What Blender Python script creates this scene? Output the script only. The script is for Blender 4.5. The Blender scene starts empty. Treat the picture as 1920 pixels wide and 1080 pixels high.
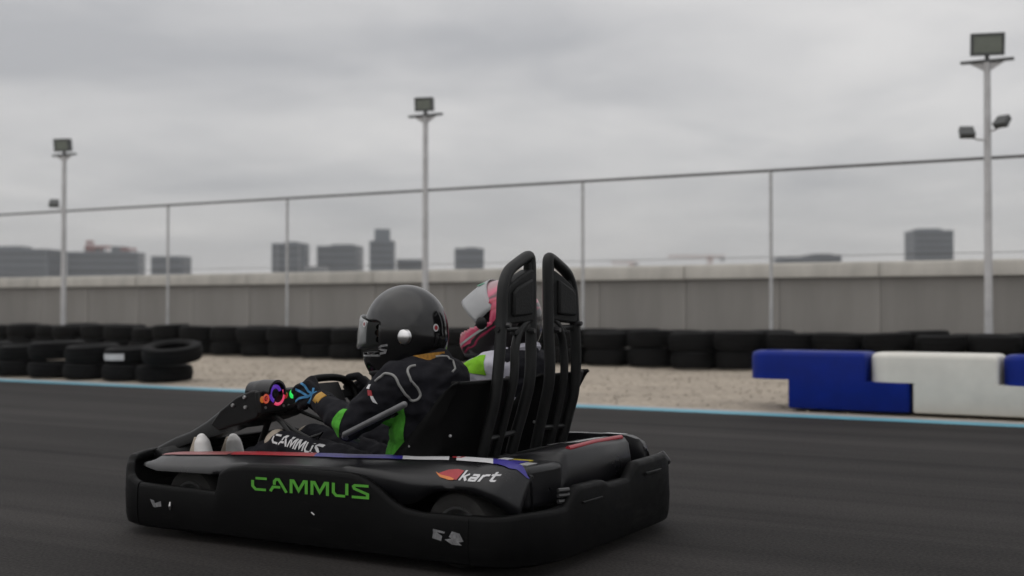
import bpy, bmesh, math, random
from mathutils import Vector, Matrix, noise
from mathutils.bvhtree import BVHTree

random.seed(7)
S = bpy.context.scene
COL = S.collection
R = math.radians
PI = math.pi

# ------------------------------------------------------------------ camera
# world axes: the track runs along X (the kart drives towards -X), +Y goes across the track to the wall
cam_d = bpy.data.cameras.new('camera')
cam = bpy.data.objects.new('camera', cam_d)
COL.objects.link(cam)
cam.location = (0, 0, 0.877)
cam.rotation_euler = (R(90 + 0.92), 0, R(30))
cam_d.sensor_width = 36.0
cam_d.lens = 36.0 * 2302 / 1920
cam_d.clip_end = 4000
cam_d.clip_start = 0.05
cam_d.dof.use_dof = True
cam_d.dof.focus_distance = 4.35
cam_d.dof.aperture_fstop = 2.2
S.camera = cam

# ------------------------------------------------------------------ world: overcast sky
W = bpy.data.worlds.new('World')
S.world = W
W.use_nodes = True
nt = W.node_tree
for n in list(nt.nodes):
    nt.nodes.remove(n)


def N(t, kind, **kw):
    n = t.nodes.new(kind)
    for k, v in kw.items():
        setattr(n, k, v)
    return n


SUN_EL, SUN_AZ = 52, 200
out = N(nt, 'ShaderNodeOutputWorld')
bg = N(nt, 'ShaderNodeBackground')
bg.inputs['Strength'].default_value = 0.1
sky = N(nt, 'ShaderNodeTexSky', sky_type='NISHITA')
sky.sun_disc = False
sky.sun_elevation = R(SUN_EL)
sky.sun_rotation = R(SUN_AZ)
tc = N(nt, 'ShaderNodeTexCoord')
sep = N(nt, 'ShaderNodeSeparateXYZ')
nt.links.new(tc.outputs['Generated'], sep.inputs[0])


def M(t, op, a, b=None, clamp=False):
    n = N(t, 'ShaderNodeMath', operation=op)
    n.use_clamp = clamp
    for i, v in enumerate((a, b)):
        if v is None:
            continue
        if hasattr(v, 'links'):
            t.links.new(v, n.inputs[i])
        else:
            n.inputs[i].default_value = v
    return n.outputs[0]


zc = M(nt, 'MAXIMUM', sep.outputs['Z'], 0.0)
den = M(nt, 'ADD', zc, 0.10)
cx = M(nt, 'DIVIDE', sep.outputs['X'], den)
cy = M(nt, 'DIVIDE', sep.outputs['Y'], den)
comb = N(nt, 'ShaderNodeCombineXYZ')
nt.links.new(cx, comb.inputs[0])
nt.links.new(cy, comb.inputs[1])
n1 = N(nt, 'ShaderNodeTexNoise')
n1.noise_dimensions = '4D'
n1.inputs['W'].default_value = 8.8
n1.inputs['Scale'].default_value = 0.95
n1.inputs['Detail'].default_value = 6
n1.inputs['Roughness'].default_value = 0.5
n1.inputs['Distortion'].default_value = 0.3
nt.links.new(comb.outputs[0], n1.inputs['Vector'])
ramp = N(nt, 'ShaderNodeValToRGB')
ramp.color_ramp.elements[0].position = 0.34
ramp.color_ramp.elements[0].color = (5.2, 5.22, 5.38, 1)
ramp.color_ramp.elements[1].position = 0.66
ramp.color_ramp.elements[1].color = (8.3, 8.15, 8.05, 1)
# distant cloud loses contrast towards the horizon
kf = M(nt, 'ADD', M(nt, 'MULTIPLY', zc, 6.0), 0.22, clamp=True)
nf = M(nt, 'ADD', M(nt, 'MULTIPLY', M(nt, 'SUBTRACT', n1.outputs['Fac'], 0.46), kf), 0.46)
nt.links.new(nf, ramp.inputs[0])
# overcast skies brighten from the horizon towards the zenith
g = M(nt, 'MULTIPLY', zc, 0.75)
g = M(nt, 'ADD', g, 0.745)
mul = N(nt, 'ShaderNodeVectorMath', operation='SCALE')
nt.links.new(ramp.outputs[0], mul.inputs[0])
nt.links.new(g, mul.inputs['Scale'])
mix = N(nt, 'ShaderNodeMix', data_type='RGBA')
mix.inputs[0].default_value = 0.06
nt.links.new(mul.outputs[0], mix.inputs[6])
nt.links.new(sky.outputs[0], mix.inputs[7])
nt.links.new(mix.outputs[2], bg.inputs['Color'])
nt.links.new(bg.outputs[0], out.inputs['Surface'])

# ------------------------------------------------------------------ sun
sun_d = bpy.data.lights.new('sun', 'SUN')
sun_d.energy = 0.55
sun_d.angle = R(110)
sun_d.color = (1.0, 0.96, 0.91)
sun = bpy.data.objects.new('sun', sun_d)
COL.objects.link(sun)
az = R(SUN_AZ)
sdir = Vector((math.sin(az) * math.cos(R(SUN_EL)), math.cos(az) * math.cos(R(SUN_EL)), math.sin(R(SUN_EL))))
sun.rotation_euler = sdir.to_track_quat('Z', 'Y').to_euler()
sun.location = (0, 0, 30)

S.view_settings.view_transform = 'Standard'
S.view_settings.look = 'None'
S.view_settings.exposure = 0.0
S.view_settings.gamma = 1.0
S.view_settings.use_curve_mapping = False
S.cycles.use_denoising = True
S.cycles.max_bounces = 8
S.cycles.volume_bounces = 1
S.cycles.volume_max_steps = 64


# ------------------------------------------------------------------ materials
def principled(name, base, rough=0.5, metal=0.0, spec=0.5, var=0.0, vscale=8.0, bump=0.0, bscale=60.0, coat=0.0, stretch=None,
               emit=None, estr=0.0, alpha=1.0, trans=0.0, rand=0.0, rvar=0.0):
    m = bpy.data.materials.new(name)
    m.use_nodes = True
    t = m.node_tree
    p = t.nodes['Principled BSDF']
    p.inputs['Base Color'].default_value = (*base, 1)
    p.inputs['Roughness'].default_value = rough
    p.inputs['Metallic'].default_value = metal
    p.inputs['Specular IOR Level'].default_value = spec
    p.inputs['Coat Weight'].default_value = coat
    p.inputs['Coat Roughness'].default_value = 0.08
    p.inputs['Alpha'].default_value = alpha
    p.inputs['Transmission Weight'].default_value = trans
    if emit:
        p.inputs['Emission Color'].default_value = (*emit, 1)
        p.inputs['Emission Strength'].default_value = estr
    c = N(t, 'ShaderNodeTexCoord')
    vec = c.outputs['Object']
    if stretch:
        mp = N(t, 'ShaderNodeMapping')
        mp.inputs['Scale'].default_value = stretch
        t.links.new(vec, mp.inputs['Vector'])
        vec = mp.outputs[0]
    if var > 0 or rand > 0 or rvar > 0:
        nz = N(t, 'ShaderNodeTexNoise')
        nz.inputs['Scale'].default_value = vscale
        nz.inputs['Detail'].default_value = 6
        nz.inputs['Roughness'].default_value = 0.6
        t.links.new(vec, nz.inputs['Vector'])
        f = M(t, 'MULTIPLY', M(t, 'SUBTRACT', nz.outputs['Fac'], 0.5), 2 * var * 2)
        f = M(t, 'ADD', f, 1.0)
        if rand > 0:
            oi = N(t, 'ShaderNodeObjectInfo')
            q = M(t, 'MULTIPLY', M(t, 'SUBTRACT', oi.outputs['Random'], 0.5), 2 * rand)
            f = M(t, 'ADD', f, q)
        f = M(t, 'MAXIMUM', f, 0.05)
        sc = N(t, 'ShaderNodeVectorMath', operation='SCALE')
        sc.inputs[0].default_value = base
        t.links.new(f, sc.inputs['Scale'])
        t.links.new(sc.outputs[0], p.inputs['Base Color'])
        if rvar > 0:
            rr = M(t, 'MULTIPLY', M(t, 'SUBTRACT', nz.outputs['Fac'], 0.5), 2 * rvar)
            rr = M(t, 'ADD', rr, rough, clamp=True)
            t.links.new(rr, p.inputs['Roughness'])
    if bump > 0:
        nb = N(t, 'ShaderNodeTexNoise')
        nb.inputs['Scale'].default_value = bscale
        nb.inputs['Detail'].default_value = 5
        t.links.new(vec, nb.inputs['Vector'])
        b = N(t, 'ShaderNodeBump')
        b.inputs['Strength'].default_value = bump
        b.inputs['Distance'].default_value = 0.01
        t.links.new(nb.outputs['Fac'], b.inputs['Height'])
        t.links.new(b.outputs[0], p.inputs['Normal'])
    return m


PLASTIC = principled('black_plastic', (0.0045, 0.0045, 0.0048), 0.42, spec=0.28, var=0.22, vscale=5, bump=0.10, bscale=220, rvar=0.18)
BUMPER = principled('scuffed_black_plastic', (0.0028, 0.0028, 0.0030), 0.5, spec=0.10, var=0.35, vscale=7, bump=0.12, bscale=160, stretch=(1, 3, 5), rvar=0.2)
PODM = principled('satin_grey_black_plastic', (0.008, 0.008, 0.0095), 0.32, spec=0.42, var=0.2, vscale=6, bump=0.05, bscale=200, rvar=0.15)


def scuff(mat, col, lo, hi, scale, stretch):
    """pale rub marks over a plastic: a stretched noise picks thin streaks"""
    t = mat.node_tree
    p = t.nodes['Principled BSDF']
    src = p.inputs['Base Color'].links[0].from_socket
    c = N(t, 'ShaderNodeTexCoord')
    mp = N(t, 'ShaderNodeMapping')
    mp.inputs['Scale'].default_value = stretch
    t.links.new(c.outputs['Object'], mp.inputs['Vector'])
    n_ = N(t, 'ShaderNodeTexNoise')
    n_.inputs['Scale'].default_value = scale
    n_.inputs['Detail'].default_value = 8
    n_.inputs['Roughness'].default_value = 0.7
    t.links.new(mp.outputs[0], n_.inputs['Vector'])
    r = N(t, 'ShaderNodeMapRange')
    r.inputs['From Min'].default_value = lo
    r.inputs['From Max'].default_value = hi
    t.links.new(n_.outputs['Fac'], r.inputs['Value'])
    mx = N(t, 'ShaderNodeMix', data_type='RGBA')
    t.links.new(r.outputs[0], mx.inputs[0])
    t.links.new(src, mx.inputs[6])
    mx.inputs[7].default_value = (*col, 1)
    t.links.new(mx.outputs[2], p.inputs['Base Color'])


scuff(BUMPER, (0.022, 0.021, 0.020), 0.60, 0.74, 3.0, (1, 1, 9))
scuff(PODM, (0.035, 0.034, 0.033), 0.62, 0.78, 4.0, (1, 4, 6))
RUBBER = principled('kart_tyre_rubber', (0.028, 0.027, 0.026), 0.75, spec=0.3, var=0.3, vscale=25, bump=0.2, bscale=150)
RIM = principled('wheel_rim', (0.28, 0.28, 0.28), 0.4, metal=0.8, var=0.2, vscale=30)
STEEL = principled('dark_steel_tube', (0.03, 0.03, 0.031), 0.38, metal=0.0, spec=0.6, var=0.2, vscale=20)
FRAMEM = principled('black_coated_tube', (0.0075, 0.008, 0.008), 0.45, spec=0.32, var=0.2, vscale=18, bump=0.06, bscale=250, rvar=0.15)
PANELM = principled('headrest_foam_plastic', (0.007, 0.0075, 0.0075), 0.6, spec=0.25, var=0.3, vscale=14, bump=0.2, bscale=120)
GREYBAR = principled('grey_rail', (0.135, 0.135, 0.14), 0.45, metal=0.2, var=0.25, vscale=30)
SEATM = principled('black_seat_shell', (0.0022, 0.0022, 0.0022), 0.55, spec=0.12, var=0.25, vscale=10, bump=0.08, bscale=120)
GREEN = principled('print_green', (0.085, 0.36, 0.03), 0.5, var=0.12, vscale=40)
WHITE = principled('print_white', (0.55, 0.55, 0.56), 0.45, var=0.12, vscale=30)
BLUEP = principled('print_violet_blue', (0.030, 0.022, 0.22), 0.4, var=0.15, vscale=25)
REDP = principled('print_red', (0.33, 0.022, 0.03), 0.42, var=0.2, vscale=30)
DREDP = principled('print_faded_red', (0.26, 0.075, 0.075), 0.4, var=0.2, vscale=30)
ORANGE = principled('print_orange', (0.55, 0.17, 0.04), 0.45, var=0.15, vscale=30)
YELLOW = principled('print_yellow', (0.42, 0.34, 0.03), 0.45, var=0.15, vscale=30)
GREYP = principled('print_grey', (0.17, 0.17, 0.175), 0.5, var=0.5, vscale=90)
PALEP = principled('print_pale_grey', (0.34, 0.34, 0.34), 0.45, var=0.2, vscale=40)
BLACKP = principled('print_black', (0.008, 0.008, 0.009), 0.45, var=0.2, vscale=40)
BOLT = principled('bolt_steel', (0.42, 0.42, 0.42), 0.35, metal=0.8, var=0.15, vscale=50)
TAILRED = principled('tail_light_red', (0.30, 0.005, 0.016), 0.35, coat=0.2, var=0.08, vscale=50)
SUIT = principled('black_race_suit', (0.0095, 0.0095, 0.0130), 0.85, spec=0.2, var=0.3, vscale=16, bump=0.5, bscale=26)
SUITW = principled('white_race_suit', (0.52, 0.51, 0.58), 0.8, spec=0.25, var=0.14, vscale=16, bump=0.45, bscale=26)
GREENF = principled('green_fabric', (0.075, 0.34, 0.035), 0.8, spec=0.2, var=0.3, vscale=30, bump=0.6, bscale=35)
LIMEF = principled('lime_fabric', (0.21, 0.50, 0.025), 0.8, spec=0.2, var=0.2, vscale=30, bump=0.4, bscale=35)
PIPING = principled('grey_piping', (0.24, 0.24, 0.235), 0.6, var=0.2, vscale=60)
GLOVE = principled('black_glove', (0.007, 0.007, 0.009), 0.8, spec=0.2, var=0.3, vscale=40, bump=0.3, bscale=80)
GLOVEB = principled('blue_glove_print', (0.045, 0.20, 0.40), 0.7, var=0.25, vscale=60)
GOLD = principled('gold_tab', (0.45, 0.24, 0.03), 0.6, var=0.25, vscale=60)
SHOE = principled('white_shoe', (0.62, 0.61, 0.60), 0.55, var=0.14, vscale=18, bump=0.2, bscale=70)
TAN = principled('tan_knee_pad', (0.37, 0.32, 0.26), 0.75, var=0.25, vscale=30, bump=0.3, bscale=90)
HELM = principled('black_gloss_helmet', (0.0035, 0.0035, 0.004), 0.15, spec=0.55, coat=0.15, var=0.15, vscale=12, bump=0.015, bscale=60)
CHROME = principled('silver_cap', (0.75, 0.75, 0.75), 0.28, metal=1.0, var=0.05, vscale=30)
BALA = principled('black_balaclava', (0.012, 0.012, 0.013), 0.9, var=0.2, vscale=40, bump=0.3, bscale=120)
SKIN = principled('skin', (0.42, 0.27, 0.20), 0.55, var=0.1, vscale=30)
EYE = principled('eye', (0.03, 0.02, 0.015), 0.2)
PADY = principled('amber_label', (0.36, 0.17, 0.02), 0.6, var=0.5, vscale=70)
MINT = principled('mint_sticker', (0.22, 0.50, 0.36), 0.5)


def emissive(name, col, s, base=(0.02, 0.02, 0.02)):
    return principled(name, base, 0.3, emit=col, estr=s)


L_PURPLE = emissive('lamp_purple', (0.16, 0.05, 0.62), 0.45)
L_PINK = emissive('lamp_pink', (1.0, 0.08, 0.20), 0.62)
L_ORANGE = emissive('lamp_orange', (0.75, 0.11, 0.05), 0.5)
L_AMBER = emissive('lamp_amber', (0.75, 0.22, 0.03), 0.4)
L_RED = emissive('lamp_red', (0.5, 0.01, 0.01), 0.45)
L_GREEN = emissive('lamp_green', (0.03, 0.95, 0.14), 0.75)

# pink helmet paint: two pinks and a grey line above, black shell below the slanted chin band
HPINK = principled('pink_helmet_paint', (0.5, 0.06, 0.14), 0.3, coat=0.5)
t = HPINK.node_tree
p = t.nodes['Principled BSDF']
c = N(t, 'ShaderNodeTexCoord')
sx = N(t, 'ShaderNodeSeparateXYZ')
t.links.new(c.outputs['Object'], sx.inputs[0])
# height over the slanted line that runs from the chin up to the back of the shell
hl = M(t, 'SUBTRACT', M(t, 'SUBTRACT', sx.outputs['Z'], M(t, 'MULTIPLY', M(t, 'SUBTRACT', sx.outputs['X'], 1.0), 0.62)), 0.742)
nz = N(t, 'ShaderNodeTexNoise')
nz.inputs['Scale'].default_value = 9.0
nz.inputs['Detail'].default_value = 2.0
nz.inputs['Distortion'].default_value = 0.8
t.links.new(c.outputs['Object'], nz.inputs['Vector'])
u = M(t, 'ADD', M(t, 'MULTIPLY', hl, 5.0), M(t, 'MULTIPLY', M(t, 'SUBTRACT', nz.outputs['Fac'], 0.5), 0.35))
u = M(t, 'ADD', u, 0.25)
rp_ = N(t, 'ShaderNodeValToRGB')
e = rp_.color_ramp.elements
e[0].position = 0.0
e[0].color = (0.012, 0.010, 0.011, 1)
e[1].position = 1.0
e[1].color = (0.30, 0.16, 0.18, 1)
for pos, colr in ((0.06, (0.30, 0.015, 0.06, 1)), (0.10, (0.012, 0.010, 0.011, 1)), (0.17, (0.012, 0.010, 0.011, 1)), (0.19, (0.50, 0.055, 0.12, 1)), (0.40, (0.52, 0.045, 0.115, 1)), (0.44, (0.36, 0.014, 0.038, 1)),
                  (0.58, (0.54, 0.05, 0.125, 1)), (0.66, (0.38, 0.016, 0.042, 1)), (0.72, (0.54, 0.055, 0.13, 1)), (0.78, (0.05, 0.03, 0.035, 1)), (0.84, (0.55, 0.09, 0.17, 1))):
    x = e.new(pos)
    x.color = colr
t.links.new(u, rp_.inputs[0])
t.links.new(rp_.outputs[0], p.inputs['Base Color'])


def glassy(name, tint, refl, tr):
    m = bpy.data.materials.new(name)
    m.use_nodes = True
    t = m.node_tree
    p = t.nodes['Principled BSDF']
    p.inputs['Base Color'].default_value = (*tint, 1)
    p.inputs['Roughness'].default_value = 0.12
    p.inputs['Specular IOR Level'].default_value = refl
    o = t.nodes['Material Output']
    tb = N(t, 'ShaderNodeBsdfTransparent')
    mx = N(t, 'ShaderNodeMixShader')
    mx.inputs[0].default_value = 1 - tr
    t.links.new(tb.outputs[0], mx.inputs[1])
    t.links.new(p.outputs[0], mx.inputs[2])
    t.links.new(mx.outputs[0], o.inputs['Surface'])
    return m


VISOR = glassy('clear_visor', (0.42, 0.43, 0.44), 0.9, 0.32)
VISORS = glassy('smoke_visor', (0.26, 0.27, 0.27), 1.0, 0.12)
LENS = principled('floodlight_glass', (0.19, 0.21, 0.18), 0.25, spec=0.6, var=0.1, vscale=8)
LAMPBODY = principled('floodlight_housing', (0.075, 0.08, 0.08), 0.5, var=0.15, vscale=10)
POLEM = principled('pale_grey_pole_paint', (0.50, 0.50, 0.505), 0.5, var=0.2, vscale=4, bump=0.03, bscale=80)
GALV = principled('galvanised_steel', (0.47, 0.475, 0.48), 0.55, metal=0.0, var=0.2, vscale=9)
WIRE = principled('fence_wire', (0.24, 0.24, 0.235), 0.55, metal=0.0, var=0.2, vscale=5)
RAILM = principled('dark_rail', (0.085, 0.082, 0.08), 0.55, var=0.25, vscale=6)

# ------------------------------------------------------------------ mesh building
class MB:
    def __init__(s):
        s.v, s.f = [], []

    def add(s, vs, fs):
        o = len(s.v)
        s.v += [tuple(v) for v in vs]
        s.f += [tuple(i + o for i in f) for f in fs]
        return s

    def box(s, c, d, rot=None):
        cx, cy, cz = c
        hx, hy, hz = d[0] / 2, d[1] / 2, d[2] / 2
        vs = [Vector((a * hx, b * hy, e * hz)) for e in (-1, 1) for b in (-1, 1) for a in (-1, 1)]
        if rot is not None:
            vs = [rot @ v for v in vs]
        vs = [(v.x + cx, v.y + cy, v.z + cz) for v in vs]
        return s.add(vs, [(0, 2, 3, 1), (4, 5, 7, 6), (0, 1, 5, 4), (1, 3, 7, 5), (3, 2, 6, 7), (2, 0, 4, 6)])

    def loft(s, rows, closed_u=False, closed_v=False, cap=False):
        n, m = len(rows), len(rows[0])
        vs = [p for r in rows for p in r]
        fs = []
        for i in range(n if closed_v else n - 1):
            for j in range(m if closed_u else m - 1):
                a, b = i * m + j, i * m + (j + 1) % m
                i2 = (i + 1) % n
                fs.append((a, b, i2 * m + (j + 1) % m, i2 * m + j))
        if cap and closed_u and not closed_v:
            fs.append(tuple(range(m))[::-1])
            fs.append(tuple((n - 1) * m + k for k in range(m)))
        return s.add(vs, fs)

    def tube(s, pts, r, sides=10, closed=False, cap=True, flat=1.0):
        pts = [Vector(p) for p in pts]
        n = len(pts)
        rs = r if isinstance(r, (list, tuple)) else [r] * n
        rows = []
        up = None
        for i, p in enumerate(pts):
            if closed:
                d = pts[(i + 1) % n] - pts[i - 1]
            else:
                d = pts[min(i + 1, n - 1)] - pts[max(i - 1, 0)]
            d.normalize()
            if up is None:
                up = d.orthogonal().normalized()
            else:
                up = (up - d * up.dot(d))
                up = up.normalized() if up.length > 1e-6 else d.orthogonal().normalized()
            w = d.cross(up)
            rows.append([p + (up * math.cos(2 * PI * k / sides) + w * math.sin(2 * PI * k / sides) * flat) * rs[i] for k in range(sides)])
        return s.loft(rows, True, closed, cap and not closed)

    def lathe(s, prof, c, axis='z', seg=24, closed=False):
        rows = []
        for k in range(seg):
            a = 2 * PI * k / seg
            row = []
            for r, h in prof:
                x, y = r * math.cos(a), r * math.sin(a)
                if axis == 'z':
                    q = (x, y, h)
                elif axis == 'y':
                    q = (x, h, y)
                else:
                    q = (h, x, y)
                row.append((q[0] + c[0], q[1] + c[1], q[2] + c[2]))
            rows.append(row)
        return s.loft(rows, closed, True)

    def ball(s, c, r, seg=14, rings=9, rot=None):
        rx, ry, rz = r if isinstance(r, (tuple, list)) else (r, r, r)
        vs, fs = [], []
        for i in range(rings + 1):
            th = PI * i / rings
            for k in range(seg):
                a = 2 * PI * k / seg
                v = Vector((rx * math.sin(th) * math.cos(a), ry * math.sin(th) * math.sin(a), rz * math.cos(th)))
                if rot is not None:
                    v = rot @ v
                vs.append(v + Vector(c))
        for i in range(rings):
            for k in range(seg):
                fs.append((i * seg + k, (i + 1) * seg + k, (i + 1) * seg + (k + 1) % seg, i * seg + (k + 1) % seg))
        return s.add(vs, fs)

    def limb(s, chain):
        """chain of (point, radius): a tapered run of capsules"""
        for i, (p, r) in enumerate(chain):
            s.ball(p, r)
            if i:
                q, r0 = chain[i - 1]
                s.tube([q, p], [r0, r], 14)
        return s

    def prism(s, poly, y0, y1, plane='xz', taper=1.0):
        n = len(poly)

        def mk(a, b, t):
            return {'xz': (a, t, b), 'xy': (a, b, t), 'yz': (t, a, b)}[plane]
        vs = [mk(a, b, y0) for a, b in poly] + [mk(a, b, y1) for a, b in poly]
        fs = [tuple(range(n)), tuple(range(n, 2 * n))[::-1]]
        fs += [(i, i + n, (i + 1) % n + n, (i + 1) % n) for i in range(n)]
        return s.add(vs, fs)

    def mesh(s, name, mat=None, angle=38, fix=True):
        me = bpy.data.meshes.new(name)
        me.from_pydata(s.v, [], s.f)
        if fix:
            bm = bmesh.new()
            bm.from_mesh(me)
            bmesh.ops.remove_doubles(bm, verts=bm.verts, dist=1e-6)
            bmesh.ops.recalc_face_normals(bm, faces=bm.faces)
            bm.to_mesh(me)
            bm.free()
        if mat:
            me.materials.append(mat)
        for q in me.polygons:
            q.use_smooth = True
        me.set_sharp_from_angle(angle=R(angle))
        return me

    def build(s, name, mat, parent=None, bevel=0.0, solid=0.0, sub=0, angle=38, fix=True, seg=2):
        o = bpy.data.objects.new(name, s.mesh(name, mat, angle, fix))
        COL.objects.link(o)
        if parent is not None:
            o.parent = parent
            if 'base' in BASE.get(parent.name, {}):
                o.location = BASE[parent.name]['base']
        if solid:
            q = o.modifiers.new('thickness', 'SOLIDIFY')
            q.thickness = solid
            q.offset = 0
        if sub:
            q = o.modifiers.new('sub', 'SUBSURF')
            q.levels = q.render_levels = sub
        if bevel:
            q = o.modifiers.new('bevel', 'BEVEL')
            q.width = bevel
            q.segments = seg
            q.limit_method = 'ANGLE'
        return o


BASE = {}


def thing(name, label, cat, loc=(0, 0, 0), group=None, origin=None, rotz=0.0):
    """an Empty at the thing's base; parts are drawn in the axes whose zero is at origin"""
    o = bpy.data.objects.new(name, None)
    COL.objects.link(o)
    o.location = loc
    o.rotation_euler = (0, 0, rotz)
    tag(o, label, cat, group)
    if origin is not None:
        BASE[o.name] = {'base': tuple(Vector(origin) - Vector(loc))}
    return o


def tag(o, label=None, cat=None, group=None, kind=None):
    if label:
        o['label'] = label
    if cat:
        o['category'] = cat
    if group:
        o['group'] = group
    if kind:
        o['kind'] = kind
    return o


def copy_tree(o, parent=None):
    c = o.copy()
    COL.objects.link(c)
    if parent is not None:
        c.parent = parent
    for ch in list(o.children):
        copy_tree(ch, c)
    return c


def smooth_path(pts, n=6, closed=False):
    """Catmull-Rom through pts"""
    P = [Vector(p) for p in pts]
    out_ = []
    m = len(P)
    for i in range(m if closed else m - 1):
        p0 = P[(i - 1) % m] if closed or i > 0 else P[i]
        p1, p2 = P[i], P[(i + 1) % m]
        p3 = P[(i + 2) % m] if closed or i + 2 < m else p2
        for k in range(n):
            t_ = k / n
            out_.append(0.5 * ((2 * p1) + (p2 - p0) * t_ + (2 * p0 - 5 * p1 + 4 * p2 - p3) * t_ ** 2 + (3 * p1 - p0 - 3 * p2 + p3) * t_ ** 3))
    if not closed:
        out_.append(P[-1])
    return out_


def interp(tab, x):
    if x <= tab[0][0]:
        return tab[0][1]
    for (a, va), (b, vb) in zip(tab, tab[1:]):
        if x <= b:
            k = (x - a) / (b - a)
            return va + (vb - va) * k
    return tab[-1][1]


def sinterp(tab, x):
    if x <= tab[0][0]:
        return tab[0][1]
    for (a, va), (b, vb) in zip(tab, tab[1:]):
        if x <= b:
            k = (x - a) / (b - a)
            k = k * k * (3 - 2 * k)
            return va + (vb - va) * k
    return tab[-1][1]


# ------------------------------------------------------------------ ground, track, gravel
GROUND = principled('far_ground', (0.16, 0.15, 0.14), 0.9, var=0.3, vscale=0.05)
g_ = MB()
g_.add([(-1500, -1500, -0.03), (1500, -1500, -0.03), (1500, 1500, -0.03), (-1500, 1500, -0.03)], [(0, 1, 2, 3)])
tag(g_.build('ground', GROUND), kind='structure')

ASPH = bpy.data.materials.new('worn_asphalt')
ASPH.use_nodes = True
t = ASPH.node_tree
p = t.nodes['Principled BSDF']
c = N(t, 'ShaderNodeTexCoord')
mp = N(t, 'ShaderNodeMapping')
mp.inputs['Scale'].default_value = (0.10, 1.5, 1)
t.links.new(c.outputs['Object'], mp.inputs['Vector'])
a1 = N(t, 'ShaderNodeTexNoise')                     # tyre-polished bands along the driving line
a1.inputs['Scale'].default_value = 1.3
a1.inputs['Detail'].default_value = 7
a1.inputs['Roughness'].default_value = 0.62
t.links.new(mp.outputs[0], a1.inputs['Vector'])
a2 = N(t, 'ShaderNodeTexNoise')                     # aggregate
a2.inputs['Scale'].default_value = 85
a2.inputs['Detail'].default_value = 4
t.links.new(c.outputs['Object'], a2.inputs['Vector'])
a3 = N(t, 'ShaderNodeTexNoise')
a3.inputs['Scale'].default_value = 0.5
a3.inputs['Detail'].default_value = 3
t.links.new(c.outputs['Object'], a3.inputs['Vector'])
f = M(t, 'ADD', M(t, 'MULTIPLY', M(t, 'SUBTRACT', a1.outputs['Fac'], 0.5), 1.9), M(t, 'MULTIPLY', M(t, 'SUBTRACT', a2.outputs['Fac'], 0.5), 2.6))
f = M(t, 'ADD', f, M(t, 'MULTIPLY', M(t, 'SUBTRACT', a3.outputs['Fac'], 0.5), 0.6))
# rubbered-in lines of the racing groove, and pale grit
mpr = N(t, 'ShaderNodeMapping')
mpr.inputs['Scale'].default_value = (0.035, 2.6, 1)
mpr.inputs['Rotation'].default_value = (0, 0, R(1.2))
t.links.new(c.outputs['Object'], mpr.inputs['Vector'])
a4 = N(t, 'ShaderNodeTexNoise')
a4.inputs['Scale'].default_value = 1.7
a4.inputs['Detail'].default_value = 3
t.links.new(mpr.outputs[0], a4.inputs['Vector'])
rr4 = N(t, 'ShaderNodeMapRange')
rr4.inputs['From Min'].default_value = 0.52
rr4.inputs['From Max'].default_value = 0.66
t.links.new(a4.outputs['Fac'], rr4.inputs['Value'])
f = M(t, 'SUBTRACT', f, M(t, 'MULTIPLY', rr4.outputs[0], 0.38))
v4 = N(t, 'ShaderNodeTexVoronoi')
v4.inputs['Scale'].default_value = 38
t.links.new(c.outputs['Object'], v4.inputs['Vector'])
gr = N(t, 'ShaderNodeMapRange')
gr.inputs['From Min'].default_value = 0.16
gr.inputs['From Max'].default_value = 0.05
t.links.new(v4.outputs['Distance'], gr.inputs['Value'])
f = M(t, 'ADD', f, M(t, 'MULTIPLY', gr.outputs[0], 0.55))
f = M(t, 'MAXIMUM', M(t, 'ADD', f, 1.0), 0.15)
sc = N(t, 'ShaderNodeVectorMath', operation='SCALE')
sc.inputs[0].default_value = (0.0250, 0.0228, 0.0218)
t.links.new(f, sc.inputs['Scale'])
t.links.new(sc.outputs[0], p.inputs['Base Color'])
p.inputs['Roughness'].default_value = 0.80
p.inputs['Specular IOR Level'].default_value = 0.14
b = N(t, 'ShaderNodeBump')
b.inputs['Strength'].default_value = 0.55
b.inputs['Distance'].default_value = 0.004
t.links.new(a2.outputs['Fac'], b.inputs['Height'])
t.links.new(b.outputs[0], p.inputs['Normal'])
g_ = MB()
g_.add([(-60, -14, 0), (40, -14, 0), (40, 9.80, 0), (-60, 9.80, 0)], [(0, 1, 2, 3)])
tag(g_.build('race_track', ASPH), kind='structure')

LINEB = principled('worn_light_blue_paint', (0.115, 0.33, 0.42), 0.6, var=0.28, vscale=3.0, stretch=(1, 4, 1), bump=0.15, bscale=120)
g_ = MB()
g_.add([(-60, 9.64, 0.004), (40, 9.64, 0.004), (40, 9.90, 0.004), (-60, 9.90, 0.004)], [(0, 1, 2, 3)])
tag(g_.build('track_edge_line', LINEB), kind='structure')
EDGE = principled('pale_concrete_edge', (0.36, 0.34, 0.33), 0.85, var=0.2, vscale=6, bump=0.3, bscale=60)
g_ = MB()
g_.box((-10, 9.965, -0.03), (100, 0.13, 0.074))
tag(g_.build('concrete_edging', EDGE, bevel=0.01), kind='structure')

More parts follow.
